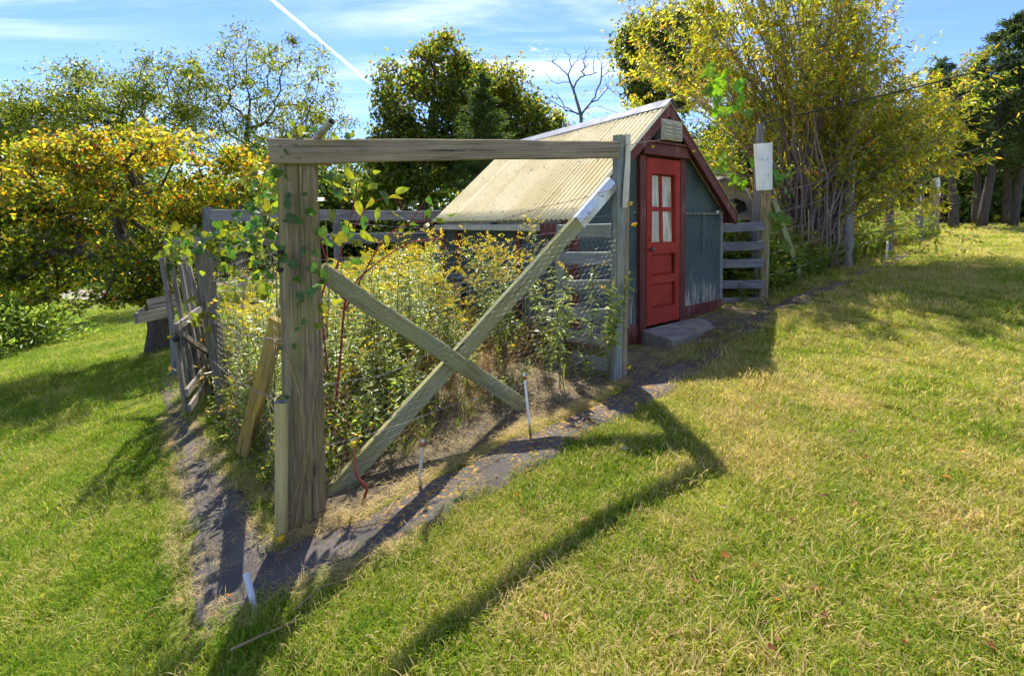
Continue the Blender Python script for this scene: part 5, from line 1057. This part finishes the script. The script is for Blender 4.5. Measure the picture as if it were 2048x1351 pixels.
# single goldenrod plants that stand out
def gold_thing(lab, stems, seed, **kw):
    r = np.random.default_rng(seed); (bx_, by_) = stems[0][0]; Yb = stems[0][2]; b = P(bx_, by_, Yb); t = thing('goldenrod', lab, 'plant', (b.x, b.y, gz(b.x, b.y)), 'goldenrod plants by the board fence')
    for (bp, tp, Y, bl) in stems:
        q = P(*bp, Y); z0 = gz(q.x, q.y); e = P(*tp, Y); L = goldenrod(r, e.z - z0, bl, (e.x - q.x, r.normal(0, .04)), base=(q.x, q.y, z0), **kw); to_obj('stalk', L, 'weed', t)
kw = dict(nleaf=100, ll=.135, bare=.40)
gold_thing('upright goldenrod spire nearest the shed door, just right of the post', [((1215, 755), (1262, 548), 3.60, .35)], 1, **kw); gold_thing('leaning goldenrod spire crossing the wired post', [((1212, 755), (1225, 566), 3.55, .3)], 2, **kw)
gold_thing('slim goldenrod spire in front of the middle fence boards', [((1180, 780), (1191, 536), 3.62, .3)], 3, **kw); gold_thing('goldenrod spire at the left end of the fence boards', [((1128, 800), (1136, 540), 3.55, .35)], 4, **kw)
gold_thing('dense leafy goldenrod pair left of the board fence', [((1118, 800), (1102, 528), 3.55, .4), ((1105, 800), (1060, 560), 3.6, .2), ((1120, 800), (1112, 640), 3.5, .0)], 5, nleaf=100, ll=.12, bare=.35)
gold_thing('big flowering goldenrod clump arching in front of the shed side wall', [((1010, 760), (x, y), Y, 1.6) for x, y, Y in ((915, 482, 4.1), (940, 468, 4.15), (975, 470, 4.05), (1000, 480, 4.0), (1025, 492, 4.1), (1045, 510, 4.0), (960, 500, 4.0), (925, 540, 4.1), (990, 520, 3.95), (1010, 540, 4.05), (950, 560, 4.0))], 6, nleaf=85, ll=.11, bare=.4)
gold_thing('tall single goldenrod bloom behind the head of the brace', [((1075, 760), (1068, 448), 4.2, 1.5)], 7, nleaf=110, ll=.1, bare=.4)
gold_thing('broad goldenrod clump left of the rising brace', [((900, 780), (x, y), Y, 1.4) for x, y, Y in ((865, 530, 3.9), (885, 540, 3.8), (905, 580, 3.75), (930, 610, 3.8), (850, 560, 3.85), (870, 600, 3.7), (915, 630, 3.7), (895, 560, 3.9))], 8, nleaf=90, ll=.1, bare=.35)

def leaf_mesh(name, kind, seed):
    r = np.random.default_rng(seed); out = []
    if kind == 'heart': prof = [(0, 0), (-.10, .30), (.08, .50), (.35, .52), (.62, .38), (.85, .17), (1.0, 0)]
    elif kind == 'ovate': prof = [(0, 0), (.12, .16), (.35, .25), (.6, .22), (.82, .11), (1.0, 0)]
    else: prof = [(0, 0), (-.06, .22), (.05, .30), (.02, .52), (.22, .46), (.34, .62), (.44, .40), (.62, .36), (.66, .20), (.82, .14), (1.0, 0)]
    pts = [(x, y) for x, y in prof] + [(x, -y) for x, y in prof[-2:0:-1]]; vs = []; 
    for x, y in pts: vs.append((x + r.normal(0, .015), y + r.normal(0, .015), (.30 + .15 * r.normal()) * abs(y) ** 1.2 - .32 * max(x, 0) ** 2 + r.normal(0, .045)))
    c = len(vs); vs.append((.38, 0, -.02)); n = c; mb = MB(); mb.add(vs, [(i, (i + 1) % n, c) for i in range(n)]); return mb.mesh(name, True)
VL = [leaf_mesh('vine_leaf_shape', 'heart', k) for k in range(4)]; SL = [leaf_mesh('sycamore_leaf_shape', 'lobed', k) for k in range(4)]; OL = [leaf_mesh('ovate_leaf_shape', 'ovate', k) for k in range(3)]
def with_mat(ms, mat): 
    out = []
    for m in ms: c = m.copy(); c.materials.append(M_[mat]); out.append(c)
    return out
VLg, VLy, SLg, OLg, OLy = with_mat(VL, 'vine_leaf'), with_mat(VL, 'vine_leaf_yellow'), with_mat(SL, 'sycamore_leaf'), with_mat(OL, 'vine_leaf'), with_mat(OL, 'vine_leaf_yellow')
def put_leaf(meshes, p, size, parent, r, face=(0, -1, .3), spread=.7, hang=.6):
    n = Vector(face).normalized() + Vector(r.normal(0, spread, 3)); n.normalize(); d = Vector(r.normal(0, 1, 3)); d.z -= hang; d = (d - n * d.dot(n)); d = d.normalized() if d.length > .05 else n.orthogonal().normalized(); M = Matrix.Identity(4); s = n.cross(d)
    for i in range(3): M[i][0] = d[i] * size; M[i][1] = s[i] * size; M[i][2] = n[i] * size; M[i][3] = Vector(p)[i]
    me = meshes[r.integers(len(meshes))]; o = obj('leaf', me, None, parent, M); return o
r = np.random.default_rng(17)
vine = thing('vine', 'vine with heart-shaped leaves climbing the log corner post', 'vine', tuple(A0))
def vstem(pts, rad, parent, mat='dry_stem', name='stem'):
    a = np.array([tuple(p) for p in pts]); t = np.linspace(0, 1, len(a)); tt = np.linspace(0, 1, len(a) * 5); q = np.stack([np.interp(tt, t, a[:, k]) for k in range(3)], -1)
    for _ in range(4): q[1:-1] = (q[:-2] + 2 * q[1:-1] + q[2:]) / 4
    mb = MB(); mb.tube(q, [rad * (1 - .6 * x) for x in tt], 5); return obj(name, mb.mesh(name, True), M_[mat], parent)
vstem([P(x, y, Y) for x, y, Y in ((575, 1065, 2.33), (590, 990, 2.34), (610, 930, 2.36), (606, 850, 2.37), (598, 780, 2.37), (580, 730, 2.37), (555, 640, 2.36), (552, 540, 2.38))], .006, vine); vstem([P(x, y, Y) for x, y, Y in ((590, 1060, 2.33), (600, 1000, 2.34), (618, 880, 2.36), (630, 780, 2.37), (650, 690, 2.38), (660, 600, 2.4), (655, 520, 2.42), (650, 420, 2.45))], .005, vine)
vstem([P(x, y, Y) for x, y, Y in ((552, 560, 2.4), (530, 470, 2.45), (515, 400, 2.5), (530, 340, 2.45), (575, 285, 2.4), (620, 262, 2.4), (690, 268, 2.45))], .004, vine); vstem([P(x, y, Y) for x, y, Y in ((560, 520, 2.36), (585, 505, 2.36), (610, 510, 2.36), (640, 520, 2.38))], .003, vine)
spots = [(548, 300, 1), (545, 345, .9), (556, 338, 1.1), (538, 338, .8), (535, 350, .9), (575, 352, .7), (582, 388, .8), (578, 402, .9), (584, 428, 1.0), (592, 436, .8), (606, 392, .5), (626, 418, .7), (570, 445, .7), (568, 500, .7), (575, 515, .8), (585, 535, .8), (600, 505, .7), (612, 495, .6), (627, 500, .8), (622, 530, .9), (592, 562, .9), (600, 585, .8), (618, 590, .8), (628, 575, 1.0), (605, 600, .9), (655, 545, 1.2), (640, 535, .9), (665, 600, 1.0), (650, 610, .9), (520, 570, 1.0), (505, 610, .9), (518, 540, .8), (530, 500, .9), (512, 480, .8), (540, 455, .8), (500, 455, .9), (520, 420, .9), (508, 400, .8), (535, 400, .9), (545, 375, .8),
         (580, 270, .8), (596, 262, .8), (610, 268, .7), (625, 262, .7), (560, 262, .6), (590, 245, .6), (602, 254, .8), (640, 268, .6), (670, 272, .7), (690, 270, .5), (700, 272, .4), (573, 300, .6), (565, 290, .8), (645, 370, .9), (655, 350, .8), (668, 365, 1.0), (675, 378, .9), (650, 400, .8), (690, 395, .8), (662, 420, .9), (640, 455, .9), (700, 455, 1.0), (690, 470, .9), (648, 480, .7), (560, 700, .6), (612, 640, .5), (632, 655, .6), (592, 690, .5), (575, 790, .5), (590, 660, .5), (478, 430, .8), (470, 470, .8), (490, 500, .8)]
for x, y, s in spots:
    on = 553 < x < 632 and y > 320; p = P(x, y, 2.345 if on else 2.42 + r.uniform(-.1, .15)); put_leaf(VLy if (not on and r.uniform() < .55) else VLg, p,   .066 * s * r.uniform(.7, 1.2), vine, r, spread=.45 if on else .8)
vine2 = thing('vine', 'yellow-green vine draped over the top of the open gate', 'vine', tuple(P(400, 520, 4.5))); vstem([P(x, y, 4.45) for x, y in ((330, 500), (370, 490), (410, 488), (450, 470), (480, 440), (510, 420))], .004, vine2); vstem([P(x, y, 4.4) for x, y in ((410, 640), (420, 560), (440, 500), (470, 480))], .004, vine2)
for k in range(170):
    x = r.uniform(325, 520); y = 500 - (x - 325) * .2 + r.normal(0, 16); put_leaf(VLy if r.uniform() < .65 else VLg, P(x, y, 4.4 + r.uniform(-.25, .4)), r.uniform(.05, .10), vine2, r)
for k in range(150):
    x = 553 - abs(r.normal(0, 45)); y = r.uniform(330, 600); put_leaf(VLy if r.uniform() < .6 else VLg, P(x, y, 2.55 + r.uniform(-.1, .5)), r.uniform(.03, .06), vine, r)
for k in range(16): put_leaf(OLy, P(r.uniform(365, 430), r.uniform(590, 650), 4.5), r.uniform(.08, .13), vine2, r)
# pokeweed
pk = thing('pokeweed', 'pokeweed with crimson stems and dark berry strings right of the corner post', 'plant', tuple(G(690, 800)))
def pst(pts, rad): return vstem([P(x, y, Y) for x, y, Y in pts], rad, pk, 'poke_stem', 'stem')
pst(((672, 800, 3.05), (680, 725, 3.05), (686, 640, 3.05), (690, 600, 3.05), (712, 560, 3.1), (760, 520, 3.15), (820, 482, 3.2), (880, 478, 3.25)), .010); pst(((655, 740, 3.0), (645, 650, 3.0), (640, 600, 3.0), (660, 540, 3.0), (640, 480, 2.95), (636, 440, 2.9)), .009); pst(((690, 620, 3.05), (720, 560, 3.1), (770, 470, 3.2), (820, 445, 3.3), (870, 440, 3.35)), .007); pst(((665, 560, 3.0), (690, 480, 3.05), (705, 420, 3.1), (715, 370, 3.1), (705, 340, 3.1)), .006); pst(((700, 470, 3.1), (735, 410, 3.1), (780, 390, 3.2)), .005); pst(((820, 445, 3.3), (850, 400, 3.3), (860, 385, 3.3)), .004); pst(((690, 600, 3.05), (680, 590, 3.0), (720, 600, 3.1), (800, 640, 3.2), (830, 635, 3.2)), .006)
for x, y, s in ((690, 335, 1), (705, 338, .9), (680, 350, .8), (720, 355, .9), (735, 378, 1), (760, 380, 1.1), (775, 395, 1), (790, 385, .9), (745, 395, .9), (700, 380, 1), (715, 400, 1.1), (760, 415, 1), (785, 420, .9), (730, 430, 1), (690, 440, 1.2), (720, 460, 1.1), (705, 475, 1.2), (725, 490, .9), (655, 480, 1), (840, 405, .8), (855, 395, .9), (870, 400, .8), (862, 418, .9), (880, 440, .7), (890, 445, .8), (820, 450, .8), (850, 460, .8), (660, 470, 1), (740, 520, .9), (700, 520, .9), (770, 470, .8), (800, 465, .8), (690, 560, .8), (720, 570, .8), (895, 430, .7), (745, 345, .6)):
    put_leaf(OLy if r.uniform() < .6 else OLg, P(x, y, 3.15 + r.uniform(-.15, .2)), .115 * s, pk, r, spread=.9)
for x, y in ((700, 385), (680, 405), (798, 400), (793, 395), (705, 420), (860, 440), (875, 460), (845, 430), (885, 475), (735, 440), (660, 420), (715, 345)):
    mb = MB(); o_ = P(x, y, 3.12); n = 14
    for k in range(n):
        f = k / n; c = o_ + Vector((.018 * math.sin(f * 3), r.normal(0, .006), -.10 * f)) + Vector(r.normal(0, .006, 3)); rr = .0055 * (1 - .5 * f); mb.add([c + Vector(v) * rr for v in ((1, 0, 0), (-1, 0, 0), (0, 1, 0), (0, -1, 0), (0, 0, 1), (0, 0, -1))], [(0, 2, 4), (2, 1, 4), (1, 3, 4), (3, 0, 4), (2, 0, 5), (1, 2, 5), (3, 1, 5), (0, 3, 5)])
    obj('berries', mb.mesh('berries', True), M_['berry'], pk)
# sycamore sapling by the right board fence
sy = thing('sycamore_sapling', 'thin sycamore sapling with large bright lobed leaves right of the gable', 'tree', gp(1470, 6.9)); b = Vector(gp(1470, 6.9)); vstem([b, P(1470, 480, 6.9), P(1464, 350, 6.9), P(1465, 240, 6.9), P(1456, 150, 6.9)], .012, sy, 'bark_grey', 'trunk')
for x, y, s in ((1432, 140, 1.5), (1455, 158, 1.7), (1440, 175, 1.4), (1470, 165, 1.3), (1425, 178, 1.1), (1445, 195, 1.2), (1480, 190, 1.1), (1436, 215, 1.1), (1455, 212, 1), (1440, 230, 1.1), (1488, 222, 1.2), (1450, 250, .9), (1475, 205, 1), (1412, 320, 1.1), (1436, 318, 1.4), (1420, 335, 1.0), (1455, 340, 1.2), (1475, 350, 1.2), (1480, 365, 1.1), (1518, 330, 1.2), (1510, 320, .9), (1560, 345, 1.2), (1575, 348, 1.2), (1560, 370, 1.2), (1570, 385, 1.0), (1590, 345, .8), (1468, 415, 1), (1450, 408, .9), (1575, 430, 1.1), (1560, 450, 1), (1580, 490, .9), (1555, 440, 1.0), (1490, 520, 1), (1480, 545, .9), (1466, 445, .9)):
    put_leaf(SLg, P(x, y, 6.75 + r.uniform(-.35, .25) - (.35 if x > 1500 else 0)), .17 * s, sy, r, spread=.6)

# ------------------------------------------------------------------ grass
tcoll = bpy.data.collections.new('grass_tufts'); scoll = bpy.data.collections.new('straw_tufts')
def tuft(name, coll, mat, n, R, h0, h1, w, lean, flat=False, seed=0):
    r = np.random.default_rng(seed); a = r.uniform(0, 6.28, n); rad = R * np.sqrt(r.uniform(0, 1, n)); c = np.stack([np.cos(a) * rad, np.sin(a) * rad, np.zeros(n)], -1); d = r.uniform(0, 6.28, n); ln = np.abs(r.normal(lean, .25, n)); ax = np.stack([np.cos(d) * ln, np.sin(d) * ln, np.ones(n)], -1)
    if flat: ax[:, 2] = r.uniform(-.02, .22, n); c[:, 2] = r.uniform(.002, .02, n)
    nr = np.stack([-np.cos(d), -np.sin(d), ln], -1) + r.normal(0, .2, (n, 3)); s = r.uniform(h0, h1, n); v, f = kites(c, ax, nr, s, r.uniform(.6, 1.2, n) * w, long=True, bend=.25 if not flat else .05)
    o = bpy.data.objects.new(name, mesh_np(name, v, [f], np.repeat(r.uniform(0, 1, (n, 1)) * np.ones((1, 3)), 6, 0))); o.data.materials.append(M_[mat]); coll.objects.link(o)
for k in range(6): tuft('tuft_%d' % k, tcoll, 'grass', 260, .14, .016, .050, .0032, .65, seed=k)
tuft('tuft_6', tcoll, 'grass', 70, .12, .04, .085, .0046, .6, seed=16); tuft('tuft_7', tcoll, 'grass', 220, .14, .022, .045, .0034, 1.0, seed=17)
for k in range(4): tuft('straw_%d' % k, scoll, 'straw', 26, .06, .03, .10, .0019, 1.0, True, seed=30 + k)
def gn_group(name, coll):
    g = bpy.data.node_groups.new(name, 'GeometryNodeTree'); g.interface.new_socket('Geometry', in_out='INPUT', socket_type='NodeSocketGeometry'); g.interface.new_socket('Geometry', in_out='OUTPUT', socket_type='NodeSocketGeometry')
    gi = g.nodes.new('NodeGroupInput'); go = g.nodes.new('NodeGroupOutput'); ip = g.nodes.new('GeometryNodeInstanceOnPoints'); ci = g.nodes.new('GeometryNodeCollectionInfo'); ci.inputs['Collection'].default_value = coll; ci.inputs['Separate Children'].default_value = True; ci.inputs['Reset Children'].default_value = True; ip.inputs['Pick Instance'].default_value = True
    def attr(nm, ty): n = g.nodes.new('GeometryNodeInputNamedAttribute'); n.data_type = ty; n.inputs[0].default_value = nm; return n.outputs[0]
    e2r = g.nodes.new('FunctionNodeEulerToRotation'); g.links.new(attr('rot', 'FLOAT_VECTOR'), e2r.inputs[0])
    g.links.new(gi.outputs[0], ip.inputs['Points']); g.links.new(ci.outputs[0], ip.inputs['Instance']); g.links.new(attr('idx', 'INT'), ip.inputs['Instance Index']); g.links.new(e2r.outputs[0], ip.inputs['Rotation']); g.links.new(attr('scl', 'FLOAT'), ip.inputs['Scale']); g.links.new(ip.outputs[0], go.inputs[0]); return g
def spread_pts(name, label, cat, xy, scl, idx, coll, lift=0.0, mat='grass'):
    r = np.random.default_rng(len(xy)); n = len(xy); me = bpy.data.meshes.new(name); me.vertices.add(n); z = gz_np(xy[:, 0], xy[:, 1]) + lift; me.vertices.foreach_set('co', np.column_stack([xy, z]).astype(np.float32).ravel())
    rot = np.zeros((n, 3), np.float32); rot[:, 2] = r.uniform(0, 6.28, n); rot[:, 1] = -.12; a = me.attributes.new('rot', 'FLOAT_VECTOR', 'POINT'); a.data.foreach_set('vector', rot.ravel()); a = me.attributes.new('scl', 'FLOAT', 'POINT'); a.data.foreach_set('value', scl.astype(np.float32)); a = me.attributes.new('idx', 'INT', 'POINT'); a.data.foreach_set('value', idx.astype(np.int32)); me.update()
    me.materials.append(M_[mat]); o = obj(name, me, None); m = o.modifiers.new('scatter', 'NODES'); m.node_group = gn_group(name, coll); return tag(o, label, cat, None, 'stuff')
r = np.random.default_rng(55); pts = []; scs = []
bands = [(0.35, 2.2, 190, 1.0), (2.2, 4, 130, 1.05), (4, 7, 62, 1.25), (7, 12, 20, 1.8), (12, 20, 6.5, 2.4), (20, 36, 2.0, 3.6)]
shedpoly = [tuple(S(UL - .1, -.05, 0))[:2], tuple(S(UR + .1, -.05, 0))[:2], tuple(S(UR + .1, DV, 0))[:2], tuple(S(UL - .1, DV, 0))[:2]]; steppoly = [tuple(q)[:2] for q in (a_, b_, c_, d_)] if False else [tuple(S(-.16, -.03, 0))[:2], tuple(S(-.2, -.54, 0))[:2], tuple(S(1.03, -.52, 0))[:2], tuple(S(1.05, -.03, 0))[:2]]
for d0, d1, dens, sc_ in bands:
    area = math.pi * (d1 ** 2 - d0 ** 2) * .36; n = int(area * dens); d = np.sqrt(r.uniform(d0 ** 2, d1 ** 2, n)); a = r.uniform(-math.pi * .36, math.pi * .36, n); xy = np.stack([np.sin(a) * d, np.cos(a) * d], -1); pts.append(xy); scs.append(r.uniform(.7, 1.3, n) * sc_)
xy = np.concatenate(pts); sc_ = np.concatenate(scs); x, y = xy[:, 0], xy[:, 1]
xm, ym = x - ABn.x * .025, y - ABn.y * .025; wob = .05 * np.sin(x * 9 + y * 5) + .04 * np.sin(y * 17 - x * 3)
on_mat = inpoly(x + wob * .5, y + wob * .5, MAT1) | inpoly(xm + wob * .5, ym + wob * .5, MAT1) | inpoly(x + wob * .5, y, MAT2); gap = np.exp(-(((x - 2.0) ** 2 + (y - 4.4) ** 2) / .5)); on_mat &= ~(r.uniform(0, 1, len(x)) < gap * .8)
fr = (x - A0.x) * ABn.x + (y - A0.y) * ABn.y; behind = (fr < .25) & (((x - A0.x) * ABd.x + (y - A0.y) * ABd.y) > -.1) & (x < 1.2) & inpoly(x, y, np.array(plot) + 0)
near_f = (np.abs(fr) < .28) & (x > A0.x) & (x < B0.x + .1)
ok = ~(on_mat | behind | near_f | inpoly(x, y, shedpoly) | inpoly(x, y, steppoly) | (inpoly(x, y, SOIL2) & (r.uniform(0, 1, len(x)) > .15)) | (inpoly(x, y, SOIL)))
xy = xy[ok]; sc_ = sc_[ok]; idx = r.choice(8, len(xy), p=[.14] * 6 + [.08, .08])
spread_pts('grass', 'short mown grass blades, green mixed with dry yellow', 'grass', xy, sc_, idx, tcoll)
# longer grass fringe on the lawn edge of the mats
def fringe(poly_line, n, sd, w):
    r = np.random.default_rng(sd); a = np.array([[p.x, p.y] for p in poly_line]); d = np.concatenate([[0], np.cumsum(np.linalg.norm(np.diff(a, axis=0), axis=1))]); s = r.uniform(0, d[-1], n); return np.stack([np.interp(s, d, a[:, 0]), np.interp(s, d, a[:, 1])], -1) + r.normal(0, w, (n, 2))
edge = [G(*p) for p in ((480, 1262), (580, 1190), (715, 1136), (852, 1078), (900, 1036), (1035, 962), (1110, 915), (1240, 842), (1330, 795), (1400, 750), (1480, 692), (1560, 634))]
xy2 = fringe(edge, 60, 8, .02); spread_pts('grass_fringe', 'longer grass fringe along the edge of the weed mat', 'grass', xy2, np.random.default_rng(2).uniform(.35, .6, len(xy2)), np.random.default_rng(3).choice(8, len(xy2)), tcoll, .01)
inn = [G(*p) for p in ((548, 1085), (640, 1062), (742, 1026), (862, 958), (962, 918), (1042, 868), (1152, 824), (1250, 768))]; inl = [G(*p) for p in ((345, 745), (385, 830), (428, 885), (468, 940), (505, 1010), (550, 1090))]; outl = [G(*p) for p in ((330, 830), (342, 900), (355, 1000), (366, 1110), (380, 1200), (430, 1290))]; out2 = [G(*p) for p in ((470, 1262), (545, 1215), (590, 1190), (715, 1140), (852, 1082))]
xs = np.concatenate([fringe(inn, 230, 9, .022), fringe(inl, 260, 10, .06), fringe(outl, 170, 11, .035), fringe(out2, 60, 13, .025), fringe(inn, 20, 12, .10)])
r = np.random.default_rng(14); n = 1300; cand = np.stack([r.uniform(-3.3, 1.2, n), r.uniform(2.0, 6.0, n)], -1); cand = cand[inpoly(cand[:, 0], cand[:, 1], SOIL)]; m2 = np.stack([r.uniform(-3.5, -.9, 700), r.uniform(1.7, 5.5, 700)], -1); m2 = m2[inpoly(m2[:, 0], m2[:, 1], MAT2)]; s2 = np.stack([r.uniform(.8, 4.2, 1500), r.uniform(3.4, 6.6, 1500)], -1); s2 = s2[inpoly(s2[:, 0], s2[:, 1], SOIL2) & ~inpoly(s2[:, 0], s2[:, 1], steppoly)]
xs = np.concatenate([xs, cand, m2[:40], s2]); spread_pts('straw', 'dry straw and dead grass strewn by the fence and mats', 'straw', xs, r.uniform(.6, 1.2, len(xs)), r.choice(4, len(xs)), scoll, .02, 'straw')
# fallen leaves
r = np.random.default_rng(66); fl = [G(x, y) for x, y in zip(r.uniform(120, 2030, 120), r.uniform(560, 1330, 120))]; fl += [G(x, y) for x, y in zip(r.uniform(1380, 1800, 90), r.uniform(545, 720, 90)) if y > 640 - (x - 1380) * .25]; fl += [G(x, y) for x, y in zip(r.uniform(200, 345, 60), r.uniform(755, 960, 60))]
c = np.array([tuple(p) for p in fl]) + [0, 0, .03]; n = len(c); ax = randdir(r, n); ax[:, 2] *= .25; s = r.uniform(.022, .048, n); v, f = kites(c, ax, np.tile([0, 0, 1.], (n, 1)) + r.normal(0, .35, (n, 3)), s, s * .6, fold=.4)
tag(obj('fallen_leaves', mesh_np('fallen_leaves', v, [f], np.repeat(palette(r, n, [(3, (.22, .09, .04)), (2, (.34, .17, .07)), (1, (.38, .13, .04))]), 4, 0)), M_['leaf']), 'brown fallen leaves scattered over lawn and dirt', 'leaf litter', None, 'stuff')
